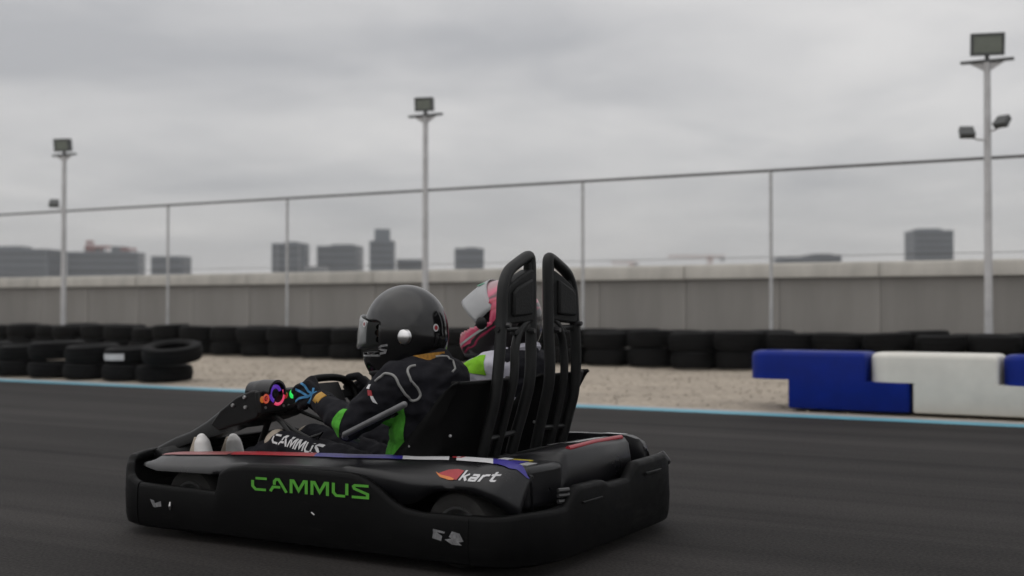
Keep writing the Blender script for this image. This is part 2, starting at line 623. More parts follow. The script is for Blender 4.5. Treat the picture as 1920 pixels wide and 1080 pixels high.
GRAVELM = bpy.data.materials.new('sandy_gravel')
GRAVELM.use_nodes = True
t = GRAVELM.node_tree
p = t.nodes['Principled BSDF']
c = N(t, 'ShaderNodeTexCoord')
vo = N(t, 'ShaderNodeTexVoronoi')
vo.inputs['Scale'].default_value = 24
t.links.new(c.outputs['Object'], vo.inputs['Vector'])
nz = N(t, 'ShaderNodeTexNoise')
nz.inputs['Scale'].default_value = 0.9
nz.inputs['Detail'].default_value = 8
nz.inputs['Roughness'].default_value = 0.65
t.links.new(c.outputs['Object'], nz.inputs['Vector'])
s3 = N(t, 'ShaderNodeSeparateColor')
t.links.new(vo.outputs['Color'], s3.inputs[0])
f = M(t, 'ADD', M(t, 'MULTIPLY', M(t, 'SUBTRACT', nz.outputs['Fac'], 0.5), 1.0), M(t, 'MULTIPLY', M(t, 'SUBTRACT', s3.outputs[0], 0.5), 0.28))
f = M(t, 'MAXIMUM', M(t, 'ADD', f, 1.0), 0.2)
sc = N(t, 'ShaderNodeVectorMath', operation='SCALE')
sc.inputs[0].default_value = (0.335, 0.288, 0.232)
t.links.new(f, sc.inputs['Scale'])
t.links.new(sc.outputs[0], p.inputs['Base Color'])
p.inputs['Roughness'].default_value = 0.95
b = N(t, 'ShaderNodeBump')
b.inputs['Strength'].default_value = 0.5
b.inputs['Distance'].default_value = 0.02
t.links.new(vo.outputs['Distance'], b.inputs['Height'])
t.links.new(b.outputs[0], p.inputs['Normal'])


def gravel_z(x, y):
    e_ = min(1.0, max(0.0, (y - 10.03) / 0.5))
    h = noise.noise((x * 0.55, y * 1.4, 0)) * 0.030 + noise.noise((x * 1.7, y * 3.1, 3)) * 0.016 + noise.noise((x * 5.3, y * 7.1, 8)) * 0.008
    return 0.0 + e_ * (0.030 + h)


g_ = MB()
nx, ny = 330, 52
rows = []
for j in range(ny + 1):
    y = 10.03 + (16.62 - 10.03) * j / ny
    rows.append([(-31 + 36 * i / nx, y, gravel_z(-31 + 36 * i / nx, y)) for i in range(nx + 1)])
g_.loft(rows)
tag(g_.build('gravel_bed', GRAVELM, angle=180), kind='structure')
# loose stones on the gravel, uncountable
st = MB()
ico_v = [(0, 0, 1), (.9, 0, .2), (.3, .85, .25), (-.75, .5, .2), (-.7, -.55, .25), (.3, -.9, .2), (0, 0, -.5)]
ico_f = [(0, 1, 2), (0, 2, 3), (0, 3, 4), (0, 4, 5), (0, 5, 1), (6, 2, 1), (6, 3, 2), (6, 4, 3), (6, 5, 4), (6, 1, 5)]
for k in range(5500):
    x, y = random.uniform(-22, 1), random.uniform(10.1, 16.3)
    r_ = random.uniform(0.008, 0.026) * (1.4 if random.random() < 0.1 else 1)
    a_ = random.uniform(0, 6.28)
    ca, sa = math.cos(a_), math.sin(a_)
    q = random.uniform(0.6, 1.3)
    z = gravel_z(x, y)
    st.add([(x + (vx * ca - vy * sa) * r_ * q, y + (vx * sa + vy * ca) * r_, z + vz * r_ * 0.7) for vx, vy, vz in ico_v], ico_f)
STONE = principled('loose_stone', (0.32, 0.28, 0.228), 0.9, var=0.3, vscale=3)
tag(st.build('gravel_stones', STONE, fix=False), kind='stuff')

# ------------------------------------------------------------------ ledge and wall behind the tyres
LEDGE = principled('ledge_concrete', (0.40, 0.385, 0.365), 0.85, var=0.2, vscale=2, bump=0.3, bscale=30)
g_ = MB()
g_.box((-13.5, 17.33, 0.21), (78, 0.66, 0.46))
tag(g_.build('concrete_ledge', LEDGE, bevel=0.015), kind='structure')

WALLM = principled('weathered_wall_render', (0.246, 0.234, 0.217), 0.85, var=0.17, vscale=2.2, stretch=(1, 1, 0.16), bump=0.15, bscale=22, rand=0.05)
COPEM = principled('coping_concrete', (0.46, 0.44, 0.40), 0.8, var=0.28, vscale=2.2, stretch=(1, 1, 0.3), bump=0.15, bscale=30, rand=0.07)
wall = thing('perimeter_wall', 'long grey panelled concrete wall with a pale coping behind the tyre barrier', 'wall', (-14, 18, 0))
pm = MB()
pm.box((0, 0.10, 0.66), (1.493, 0.2, 1.32))
pmesh = pm.mesh('wall_panel', WALLM)
for i in range(52):
    o = bpy.data.objects.new('wall_panel', pmesh)
    COL.objects.link(o)
    o.parent = wall
    o.location = (-37.5 + 1.5 * i, random.uniform(-0.004, 0.004), 0)
    q = o.modifiers.new('bevel', 'BEVEL')
    q.width = 0.006
cm = MB()
prof = [(-0.085, 1.325), (-0.085, 1.49), (-0.06, 1.535), (0.1, 1.55), (0.26, 1.535), (0.285, 1.49), (0.285, 1.325)]
cm.loft([[(xx, a, b_) for a, b_ in prof] for xx in (-1.494, 1.494)], True, False, True)
cmesh = cm.mesh('coping', COPEM, 30)
for i in range(26):
    o = bpy.data.objects.new('coping', cmesh)
    COL.objects.link(o)
    o.parent = wall
    o.location = (-36.75 + 3.0 * i, random.uniform(-0.004, 0.004), random.uniform(-0.004, 0.004))

# ------------------------------------------------------------------ fence
FY = 17.0
FTOP = 2.835
fence = thing('wire_fence', 'tall see-through chain link fence with thin grey posts and top rail before the wall', 'fence', (-14, FY, 0.44))
fo = Vector((-14, FY, 0.44))


def fb(mb, name, mat, **kw):
    o = mb.build(name, mat, fence, **kw)
    o.location = -fo
    return o


m_ = MB()
m_.tube([(-50, FY, FTOP), (22, FY, FTOP)], 0.021, 10)
fb(m_, 'top_rail', RAILM)
m_ = MB()
m_.tube([(-50, FY, 1.60), (22, FY, 1.60)], 0.004, 6)
fb(m_, 'tension_wire', RAILM)
pb = MB()
pb.tube([(0, 0, 0.44), (0, 0, FTOP - 0.015)], 0.025, 12)
pb.box((0, 0, 0.448), (0.16, 0.16, 0.012))
pbm = pb.mesh('post', GALV)
for xx in (-50, -47, -44, -41, -38, -35, -32, -29.1, -26.2, -23.2, -17.4, -14.46, -8.55, -5.55, 0.5, 3.5, 6.5, 9.5, 12.5, 15.5, 18.5, 21.9):
    o = bpy.data.objects.new('post', pbm)
    COL.objects.link(o)
    o.parent = fence
    o.location = Vector((xx, FY, 0)) - fo
m_ = MB()
hgt = FTOP - 0.50
k = -50.0
step = 0.075
while k < 22:
    for sg in (1, -1):
        a0 = Vector((k, FY + 0.03 + 0.002 * sg, 0.50))
        a1_ = Vector((k + sg * hgt, FY + 0.03 + 0.002 * sg, FTOP - 0.01))
        w = 0.0007
        dx = Vector((w * 1.41, 0, 0))
        dy = Vector((0, w, 0))
        m_.add([a0 - dx, a0 + dy, a0 + dx, a1_ - dx, a1_ + dy, a1_ + dx], [(0, 1, 4, 3), (1, 2, 5, 4), (2, 0, 3, 5)])
    k += step
o = fb(m_, 'chain_link_mesh', WIRE, fix=False)
tag(o, kind='stuff')

# ------------------------------------------------------------------ floodlight poles
def floodlight(mb_body, mb_glass, c, w, h, d, tilt, yaw):
    rot = Matrix.Rotation(yaw, 3, 'Z') @ Matrix.Rotation(tilt, 3, 'X')
    c = Vector(c)
    # housing frame round the glass, ribbed back
    fw = 0.035
    for (ox, oz, sx, sz) in ((0, h / 2 - fw / 2, w, fw), (0, -h / 2 + fw / 2, w, fw), (-w / 2 + fw / 2, 0, fw, h - 2 * fw), (w / 2 - fw / 2, 0, fw, h - 2 * fw)):
        mb_body.box(c + rot @ Vector((ox, -d / 2, oz)), (sx, 0.05, sz), rot)
    mb_body.box(c + rot @ Vector((0, 0.01, 0)), (w * 0.94, d * 0.8, h * 0.94), rot)
    for q_ in range(5):
        mb_body.box(c + rot @ Vector((-w * 0.36 + w * 0.18 * q_, d * 0.52, 0)), (0.012, d * 0.3, h * 0.8), rot)
    mb_glass.box(c + rot @ Vector((0, -d / 2 - 0.004, 0)), (w - 2 * fw - 0.004, 0.03, h - 2 * fw - 0.004), rot)


def make_pole(xx, label, side_lamps, top, hw=0.42, hh=0.29):
    root = thing('floodlight_pole', label, 'light pole', (xx, FY - 0.05, 0.44), 'floodlight poles along the fence')

    def pt(mb, name, mat, parent=root, **kw):
        o = mb.build(name, mat, parent, **kw)
        return o
    z0 = -0.44
    m = MB()
    m.tube([(0, 0, 0), (0, 0, top + z0 - 0.02)], [0.055, 0.043], 16)
    pt(m, 'pole', POLEM)
    m = MB()
    m.box((0, 0, 0.010), (0.26, 0.26, 0.02))
    for a in (-1, 1):
        for b2 in (-1, 1):
            m.tube([(a * 0.1, b2 * 0.1, 0.02), (a * 0.1, b2 * 0.1, 0.05)], 0.012, 6)
    pt(m, 'base_plate', POLEM)
    m = MB()
    m.box((0, 0, top + z0), (0.66, 0.07, 0.035))
    pt(m, 'crossbar', LAMPBODY, bevel=0.004)
    for a in (-1, 1):
        m = MB()
        m.prism([(a * 0.045, top + z0 - 0.02), (a * 0.22, top + z0 - 0.02), (a * 0.045, top + z0 - 0.13)], -0.006, 0.006)
        pt(m, 'gusset', POLEM)
    mb1, mb2 = MB(), MB()
    floodlight(mb1, mb2, (0, -0.02, top + z0 + 0.065 + hh / 2), hw, hh, 0.12, R(8), R(18))
    mb1.box((0, 0, top + z0 + 0.04), (0.05, 0.04, 0.06))
    h = pt(mb1, 'floodlight', LAMPBODY)
    g2 = mb2.build('lens', LENS, h)
    for (sx, zz, yaw) in side_lamps:
        m = MB()
        m.tube([(0, 0, zz + z0 - 0.10), (sx * 0.5, -0.05, zz + z0 - 0.085), (sx, -0.09, zz + z0 - 0.03)], 0.014, 8)
        br = pt(m, 'lamp_bracket', POLEM)
        mb1, mb2 = MB(), MB()
        floodlight(mb1, mb2, (sx, -0.11, zz + z0 + 0.015), 0.19, 0.085, 0.12, R(50), yaw)
        h = pt(mb1, 'side_lamp', LAMPBODY)
        mb2.build('lens', LENS, h)
    return root


make_pole(-20.25, 'shortest-looking floodlight pole above the long left building, one side lamp on its left', [(-0.16, 2.98, R(40))], 3.97, 0.34, 0.26)
make_pole(-11.45, 'bare floodlight pole between the tower block and small square block, no side lamps', [], 4.08, 0.31, 0.23)
make_pole(-2.62, 'nearest and tallest floodlight pole at the right with two small side lamps', [(-0.24, 3.16, R(25)), (0.20, 3.27, R(-30))], 4.10)

# ------------------------------------------------------------------ tyre barrier
TYREM = principled('old_car_tyre_rubber', (0.0028, 0.0028, 0.0030), 0.70, spec=0.14, var=0.4, vscale=9, bump=0.35, bscale=60, rand=0.25)


def tyre_mesh(r, h, name='tyre'):
    m = MB()
    pr = [(r * 0.60, h * 0.16), (r * 0.70, h * 0.02), (r * 0.80, 0.0), (r * 0.93, h * 0.06), (r * 0.985, h * 0.20), (r * 0.985, h * 0.30), (r * 0.965, h * 0.32),
          (r * 0.965, h * 0.35), (r, h * 0.37), (r, h * 0.63), (r * 0.965, h * 0.65), (r * 0.965, h * 0.68), (r * 0.985, h * 0.70), (r * 0.985, h * 0.80),
          (r * 0.93, h * 0.94), (r * 0.80, h), (r * 0.70, h * 0.98), (r * 0.60, h * 0.84), (r * 0.62, h * 0.7), (r * 0.86, h * 0.6), (r * 0.86, h * 0.4), (r * 0.62, h * 0.3)]
    seg = 40
    rows = []
    for k in range(seg):
        a = 2 * PI * k / seg
        row = []
        for i, (rr, hh) in enumerate(pr):
            if i in (4, 5, 12, 13) and k % 2:
                rr *= 0.965            # shoulder tread blocks
            row.append((rr * math.cos(a), rr * math.sin(a), hh))
        rows.append(row)
    m.loft(rows, True, True)
    return m.mesh(name, TYREM, 50)


TM = [tyre_mesh(0.33, 0.245), tyre_mesh(0.315, 0.225), tyre_mesh(0.345, 0.26)]


def tyre(x, y, z, k, label, group=None, tilt=(0, 0)):
    o = bpy.data.objects.new('tyre', TM[k])
    COL.objects.link(o)
    o.location = (x, y, z)
    o.rotation_mode = 'ZYX'
    o.rotation_euler = (R(tilt[0]), R(tilt[1]), random.uniform(0, 6.28))
    tag(o, label, 'tyre', group)
    return o


xx = -25.0
while xx < 2.0:
    y = 16.12 + random.uniform(-0.05, 0.05)
    k = random.choice((0, 0, 1, 2))
    hz = 0.015 + gravel_z(xx, min(y, 16.5))
    kh = (0.245, 0.225, 0.26)[k]
    tyre(xx, y, hz, k, 'black car tyre lying in the bottom row of the long barrier under the wall', 'bottom row of the long tyre barrier')
    k2 = random.choice((0, 0, 1, 2))
    if xx < 0.9:
        tyre(xx + random.uniform(-0.05, 0.05), y + random.uniform(-0.03, 0.05), hz + kh + 0.006, k2,
             'black car tyre lying in the top row of the long barrier under the wall', 'top row of the long tyre barrier',
             (random.uniform(-2.0, 2.0), random.uniform(-2.5, 2.5)))
    if xx < 0.5:
        for lv in (0, 1):
            tyre(xx + 0.33 + random.uniform(-0.04, 0.04), y + 0.48, hz + (0.255 if lv else -0.01), random.choice((0, 1, 2)),
                 'black car tyre in the hidden back line of the long barrier, seen through the gaps', 'back line of the long tyre barrier',
                 (random.uniform(-2, 2), random.uniform(-2, 2)))
    xx += 0.665

# short stack by the blue line, left edge
front = [(-10.62, 'leaning worn tyre on the right end of the short stack, its hole showing', True),
         (-11.27, None, False), (-11.92, None, False), (-12.57, None, False), (-13.22, None, False), (-13.88, None, False)]
names_top = ['', 'upper tyre with a white painted patch beside the leaning end tyre', 'low upper tyre, second left of the white patched tyre',
             'raised upper tyre with a greyish dusty top, left in the short stack', 'upper tyre at the very left end of the short stack by the line',
             'upper tyre just outside the left end of the short stack']
names_bot = ['bottom tyre under the leaning end tyre of the short stack', 'bottom tyre below the white patched tyre', 'bottom tyre third from the right end of the short stack',
             'bottom tyre below the dusty topped tyre in the short stack', 'bottom tyre at the left end of the short stack by the line',
             'bottom tyre just outside the left end of the short stack']
for i, (xx, lab, tip) in enumerate(front):
    y = 10.40 + random.uniform(-0.03, 0.03)
    z0 = 0.03
    lo_ = tyre(xx - (0.10 if i == 0 else 0), y, z0 - 0.01, 0, names_bot[i], 'tyres of the short stack at the left')
    lo_.scale.z = 0.80
    if i == 0:
        o = tyre(xx + 0.09, y - 0.05, z0 + 0.235, 2, lab, 'tyres of the short stack at the left', (10, 4))
        o.scale.z = 0.74
    else:
        o = tyre(xx + random.uniform(-0.04, 0.04), y + 0.02, z0 + 0.192 + (0.02 if i == 3 else 0), (1, 0, 2, 1, 0)[i - 1], names_top[i], 'tyres of the short stack at the left',
                 (random.uniform(1, 4), random.uniform(-2, 2)))
        o.scale.z = 0.84
    if i == 1:
        o.rotation_euler.z = 0
        rr = 0.3165
        mk = MB()
        rows = []
        for q in range(9):
            a = R(-118 + q * 7.5)
            rows.append([((rr + d_) * math.cos(a), (rr + d_) * math.sin(a), z_) for z_, d_ in ((0.065, 0.002), (0.11, 0.004), (0.155, 0.002))])
        mk.loft(rows)
        mk.build('white_patch', WHITE, o)

# ------------------------------------------------------------------ plastic track barriers
BARB = principled('blue_barrier_plastic', (0.0006, 0.0150, 0.190), 0.5, spec=0.16, var=0.2, vscale=5, bump=0.05, bscale=40, rvar=0.2)
BARW = principled('white_barrier_plastic', (0.64, 0.625, 0.575), 0.5, spec=0.4, var=0.09, vscale=4.5, bump=0.05, bscale=40, rvar=0.2)


def stadium(x0, x1, y0, y1, rl, rr, n=8):
    """plan outline with rounded corners of radius rl on the low end and rr on the high end"""
    pts = []
    for cx_, cy_, r_, a0 in ((x1 - rr, y1 - rr, rr, 0), (x0 + rl, y1 - rl, rl, 90), (x0 + rl, y0 + rl, rl, 180), (x1 - rr, y0 + rr, rr, 270)):
        for k_ in range(n + 1):
            a_ = R(a0 + 90 * k_ / n)
            pts.append((cx_ + r_ * math.cos(a_), cy_ + r_ * math.sin(a_)))
    return pts


def barrier(x, mat, label, group):
    root = thing('plastic_barrier', label, 'track barrier', (x, 10.10, 0.035), group)
    # two interlocking tiers moulded as one block: rounded top edge, flush front
    m = MB()
    rows = []
    for z_, d_ in ((0.2385, 0.0), (0.430, 0.0), (0.452, 0.005), (0.466, 0.016), (0.475, 0.040)):
        rows.append([(a, b_, z_) for a, b_ in stadium(d_, 1.00 - d_, d_, 0.46 - d_, 0.17, 0.03)])
    m.loft(rows, True, False, True)
    m.build('upper_block', mat, root, angle=50)
    m = MB()
    rows = []
    for z_, d_ in ((0.0, 0.010), (0.012, 0.0004), (0.2395, 0.0004)):
        rows.append([(a, b_, z_) for a, b_ in stadium(0.355 + d_, 1.352 - d_, d_, 0.46 - d_, 0.03, 0.03)])
    m.loft(rows, True, False, True)
    m.build('lower_block', mat, root, angle=50)
    m = MB()
    m.lathe([(0.0, 0.462), (0.062, 0.462), (0.07, 0.478), (0.085, 0.478), (0.088, 0.470)], (0.17, 0.23, 0), seg=24)
    m.build('pin_socket', mat, root)
    return root


BG = 'interlocking plastic barriers beside the track edge'
barrier(-3.515, BARB, 'blue plastic barrier block at the free rounded end of the row', BG)
barrier(-2.495, BARW, 'white plastic barrier block between two blue ones', BG)
barrier(-1.475, BARB, 'blue plastic barrier block cut by the right edge of the photo', BG)
barrier(-0.455, BARW, 'white plastic barrier block beyond the right edge of the photo', BG)

# ------------------------------------------------------------------ far skyline
CV = Vector((-0.5, 0.8660254, 0))      # view axis over the ground
CR = Vector((0.8660254, 0.5, 0))       # across it
BLD = principled('office_block_cladding', (0.085, 0.105, 0.125), 0.6, var=0.15, vscale=0.05, rand=0.15)
BLDW = principled('tinted_glazing', (0.035, 0.045, 0.06), 0.3, spec=0.3, var=0.2, vscale=0.08)
BLDP = principled('pale_precast_cladding', (0.27, 0.28, 0.29), 0.7, var=0.15, vscale=0.05)
ROOFR = principled('red_roof_steel', (0.26, 0.085, 0.08), 0.6, var=0.2, vscale=0.2)
CRANE = principled('faded_crane_paint', (0.38, 0.24, 0.20), 0.6, var=0.2, vscale=0.2)


def tower(label, lat, dist, w, h, dep, floors, extra=(), mat=BLD, group=None, fins=0):
    c_ = CV * dist + CR * lat
    root = thing('office_block', label, 'building', (c_.x, c_.y, -0.03), group, rotz=R(30 + random.uniform(-6, 6)))
    m = MB()
    m.box((0, 0, h / 2), (w, dep, h))
    m.build('wall', mat, root)
    fh = h / floors
    for i in range(floors):
        z_ = fh * (i + 0.58)
        m = MB()
        m.box((0, -dep / 2 - 0.06, z_), (w * 0.94, 0.16, fh * 0.5))
        m.box((-w / 2 - 0.06, 0, z_), (0.16, dep * 0.9, fh * 0.5))
        m.box((w / 2 + 0.06, 0, z_), (0.16, dep * 0.9, fh * 0.5))
        m.build('window', BLDW, root)
    m = MB()
    m.box((0, 0, h + 0.5), (w * 1.01, dep * 1.01, 1.0))
    m.build('parapet', mat, root)
    for (ox, ww, hh) in extra:
        m = MB()
        m.box((ox, 0, h + 1.0 + hh / 2), (ww, dep * 0.6, hh))
        m.build('roof_plant', mat, root)
    for i in range(fins):
        m = MB()
        m.box((-w / 2 + w * (i + 0.5) / fins, -dep / 2 - 0.3, h / 2), (w * 0.03, 0.6, h))
        m.build('fin', BLDP, root)
    return root


D = 620.0
PXM = D / 2302


def lat(px):
    return (px - 960) * PXM


def hgt_(py):
    return (577 - py) * PXM + 0.9


SK = 'far office blocks on the skyline'
tower('long low dark office block at the far left of the skyline', lat(40), D, 34, hgt_(472), 18, 8, [(-4, 14, 1.6)], group=SK)
r_ = tower('long dark office block with red steelwork on its roof', lat(175), D + 20, 36, hgt_(474), 18, 8, [(-6, 8, 3.2), (7, 7, 3.0)], group=SK)
for (ox, ww, hh) in ((-3.0, 13.0, 2.4), (12.5, 8.0, 1.2), (-7.0, 4.0, 5.0)):
    m = MB()
    for q in range(4):
        m.box((ox - ww / 2 + ww * (q + 0.5) / 4, -6.5, hgt_(474) + 1.0 + hh / 2), (0.5, 0.5, hh))
    m.box((ox, -6.5, hgt_(474) + 1.3 + hh), (ww, 1.2, 1.1))
    m.build('red_roof_frame', ROOFR, r_)
tower('small square grey block standing alone right of the long buildings', lat(321), D, 16, hgt_(485), 14, 6, mat=BLD, group=SK)
tower('left one of the paired mid-height blocks with pale fins', lat(545), D, 16.5, hgt_(461), 15, 9, [(1, 7, 0.9)], group=SK, fins=3)
tower('right one of the paired mid-height blocks, wider and plain', lat(630), D + 15, 21, hgt_(463), 15, 9, [(2, 11, 0.9)], group=SK)
tower('low pale shed roof in front of the wider paired block', lat(628), D - 60, 10, hgt_(503) * 0.9, 8, 4, mat=BLDP, group=SK)
tower('stepped tower block, tallest in the middle of the skyline', lat(717), D, 12.0, hgt_(456), 13, 10, [(0, 7.5, 6.0)], group=SK)
tower('low block attached to the right foot of the stepped tower', lat(768), D + 12, 15.0, hgt_(489), 13, 5, group=SK)
tower('square dark block left of the kart headrest on the skyline', lat(880), D, 14.5, hgt_(470), 13, 8, [(1, 6, 0.6)], group=SK)
tower('low flat block barely above the coping right of the middle', lat(1490), D, 19, hgt_(487), 12, 6, group=SK)
tower('low stepped block beside the flat one above the coping', lat(1550), D + 10, 17, hgt_(481), 12, 6, [(0, 10, 0.7)], group=SK)
tower('broad dark tower block at the right of the skyline', lat(1742), D, 19.5, hgt_(437), 16, 12, [(-1, 12, 1.0)], group=SK)


def crane(label, lat_, dist, base, length, mast):
    c_ = CV * dist + CR * lat_
    root = thing('tower_crane', label, 'crane', (c_.x, c_.y, -0.03), None, rotz=R(30))
    m = MB()
    for a in (-0.7, 0.7):
        for b2 in (-0.7, 0.7):
            m.tube([(a, b2, 0), (a, b2, base + 1)], 0.16, 5)
    k_ = 0.0
    sgn = 1
    while k_ < base - 1:
        m.tube([(-0.7 * sgn, -0.7, k_), (0.7 * sgn, -0.7, k_ + 1.4)], 0.1, 4)
        sgn = -sgn
        k_ += 1.4
    m.build('mast', CRANE, root)
    m = MB()
    x0_, x1_ = -length * 0.72, length * 0.28
    for zz in (0, 1.1):
        m.tube([(x0_, 0, base + zz), (x1_, 0, base + zz)], 0.18, 5)
    k_ = x0_
    while k_ < x1_ - 1:
        m.tube([(k_, 0, base), (k_ + 0.9, 0, base + 1.1), (k_ + 1.8, 0, base)], 0.1, 4)
        k_ += 1.8
    m.build('jib', CRANE, root)
    m = MB()
    m.box((x1_ - 1.5, 0, base - 0.7), (2.6, 1.2, 1.6))
    m.build('counterweight', BLDP, root)
    m = MB()
    m.box((0.9, -0.4, base - 1.4), (1.4, 1.5, 1.7))
    m.build('cab', CRANE, root)


crane('faint tower crane with a long level jib above the coping', lat(1330), D, hgt_(483), 29, 1)
crane('tiny crane jib just showing over the coping beside headrest', lat(1190), D + 20, hgt_(492), 14, 1)

# ------------------------------------------------------------------ lettering
GLYPH = {
    'C': (1.0, [[(1.0, .92), (.26, .92)], [(.07, .76), (.07, .32), (.27, .08), (.95, .08)]]),
    'A': (1.1, [[(.30, .52), (.30, .80), (.42, .94), (.58, .94), (1.08, .0)], [(.04, .02), (.22, .36), (.68, .36)]]),
    'M': (1.12, [[(.08, .0), (.08, .93), (.22, .93), (.56, .22), (.90, .93), (1.04, .93), (1.04, .0)]]),
    'U': (1.0, [[(.08, 1.0), (.08, .30), (.26, .08), (.80, .08)], [(.90, 1.0), (.90, .16)]]),
    'S': (1.0, [[(1.0, .92), (.18, .92), (.10, .84), (.16, .68), (.94, .34), (.94, .08), (.0, .08)]]),
    'k': (.75, [[(.08, 1.0), (.08, .0)], [(.62, .66), (.18, .34)], [(.30, .40), (.68, .0)]]),
    'a': (.75, [[(.10, .62), (.55, .62), (.62, .5), (.62, .0)], [(.58, .34), (.10, .34), (.06, .2), (.10, .08), (.58, .08)]]),
    'r': (.55, [[(.08, .0), (.08, .66)], [(.14, .5), (.25, .62), (.55, .62)]]),
    't': (.6, [[(.22, .95), (.22, .14), (.32, .06), (.58, .06)], [(.0, .64), (.58, .64)]]),
}


def strip(poly, w):
    """a mitred band along a polyline: list of (left, right) points"""
    P = [Vector((a, b_)) for a, b_ in poly]
    out_ = []
    for i, q in enumerate(P):
        d0 = (q - P[i - 1]).normalized() if i else None
        d1 = (P[i + 1] - q).normalized() if i + 1 < len(P) else None
        if d0 is None:
            nrm, k_ = Vector((-d1.y, d1.x)), 1
        elif d1 is None:
            nrm, k_ = Vector((-d0.y, d0.x)), 1
        else:
            n0, n1_ = Vector((-d0.y, d0.x)), Vector((-d1.y, d1.x))
            nrm = (n0 + n1_)
            nrm = nrm.normalized() if nrm.length > 1e-5 else n0
            k_ = 1 / max(0.45, nrm.dot(n0))
        out_.append((q + nrm * w * k_ / 2, q - nrm * w * k_ / 2))
    return out_


def bands(text, gap=0.22, w=0.17):
    """all strokes of a word in units of its cap height"""
    x_ = 0
    res = []
    for ch in text:
        adv, strokes = GLYPH[ch]
        for s_ in strokes:
            res.append(strip([(a + x_, b_) for a, b_ in s_], w))
        x_ += adv + gap
    return res, x_ - gap


def rays(bvh, mp_, d, eps):
    """returns a function (u, v) -> a point lying eps above the surface hit along d"""
    def f_(u, v):
        o_ = mp_(u, v)
        hit, nrm, _, _ = bvh.ray_cast(o_, d, 2.0)
        if hit is None:
            return None
        return hit - d * eps
    return f_


def lay(mb, band, f_, n=4, k0=0):
    """lay a band on a surface through f_(u, v)"""
    pts = []
    for (l0, r0), (l1, r1) in zip(band, band[1:]):
        for q in range(n):
            pts.append((l0.lerp(l1, q / n), r0.lerp(r1, q / n)))
    pts.append(band[-1])
    rows = []
    for l_, r_2 in pts:
        row = [f_(*(l_.lerp(r_2, k_ / 2))) for k_ in range(3)]
        if any(v is None for v in row):
            if len(rows) > 1:
                mb.loft(rows)
            rows = []
            continue
        rows.append(row)
    if len(rows) > 1:
        mb.loft(rows)


def patch(mb, poly, f_, n=10):
    """fill a quad-like outline (two edge lists of equal length) on a surface"""
    a, b_ = poly
    band = [(Vector(p_), Vector(q_)) for p_, q_ in zip(a, b_)]
    pts = []
    for (l0, r0), (l1, r1) in zip(band, band[1:]):
        for q in range(n):
            pts.append((l0.lerp(l1, q / n), r0.lerp(r1, q / n)))
    pts.append(band[-1])
    grid = [[f_(*(l_.lerp(r_2, k_ / n))) for k_ in range(n + 1)] for l_, r_2 in pts]
    for i in range(len(grid) - 1):
        for j in range(n):
            qd = [grid[i][j], grid[i][j + 1], grid[i + 1][j + 1], grid[i + 1][j]]
            if all(v is not None for v in qd) and max((qd[x1] - qd[x1 - 1]).length for x1 in range(4)) < 0.06:
                mb.add(qd, [(0, 1, 2, 3)])


def bvh_of(o):
    bpy.context.view_layer.update()
    dg = bpy.context.evaluated_depsgraph_get()
    return BVHTree.FromObject(o, dg)


# ================================================================== THE KART
# kart axes: x runs to the rear from the front left corner, y to the kart's right, z up
KO = Vector((-3.67, 3.40, 0))
MIDY = 0.65
kart = thing('go_kart', 'black two-seat go-kart with green lettering, two riders, on the track', 'go-kart', KO + Vector((0.8, MIDY, 0)), None, KO)


def mir(pt):
    return (pt[0], 2 * MIDY - pt[1], pt[2])


def part(mb, name, mat, parent=kart, **kw):
    return mb.build(name, mat, parent, **kw)


# --- bumper ring ---------------------------------------------------
def bumper_section(path, ztop, name, mat, zbot=0.031, lip=0.032, th=0.012, inset=None, toprad=0.012):
    """a moulded band: outer face, rounded top, flat lip to the inside, inner face"""
    rows = []
    n = len(path)
    for i, q in enumerate(path):
        q = Vector((q[0], q[1]))
        a = Vector(path[max(i - 1, 0)][:2])
        b_ = Vector(path[min(i + 1, n - 1)][:2])
        d = (b_ - a).normalized()
        inn = Vector((-d.y, d.x))       # the path runs so that the inside is on its left
        zt = ztop(i / (n - 1), q)
        lipw = lip
        sec = [(0.030, zbot), (0.006, zbot + 0.012), (0.0, zbot + 0.04), (-0.003, (zbot + zt) / 2), (0.0, zt - 0.018), (0.004, zt - 0.006), (0.012, zt),
               (lipw - 0.004, zt - 0.001), (lipw, zt - 0.006), (lipw, zt - 0.03), (0.022, zt - 0.034), (0.022, (zbot + zt) / 2), (0.034, zbot + 0.004)]
        rows.append([(q.x + inn.x * u, q.y + inn.y * u, z_) for u, z_ in sec])
    m = MB()
    m.loft(rows, True, False, True)
    return part(m, name, mat, angle=50)


def polyl(pts, n=8):
    return [(v.x, v.y) for v in smooth_path([(a, b_, 0) for a, b_ in pts], n)]


# front: from the left seam round the nose to the right seam (inside on the left of travel -> reversed order)
fl = [(0.040, -0.006), (-0.03, 0.012), (-0.105, 0.075), (-0.165, 0.19), (-0.20, 0.38), (-0.21, MIDY)]
fr = [(a, 2 * MIDY - b_) for a, b_ in fl[:-1]][::-1]
front_path = polyl((fl + fr)[::-1], 8)


def ztop_front(s_, q):
    yy = min(q.y, 2 * MIDY - q.y)
    return sinterp([(-0.01, 0.202), (0.012, 0.225), (0.05, 0.268), (0.10, 0.292), (0.3, 0.296), (0.65, 0.30)], yy)


bumper_section(front_path, ztop_front, 'front_bumper', BUMPER)

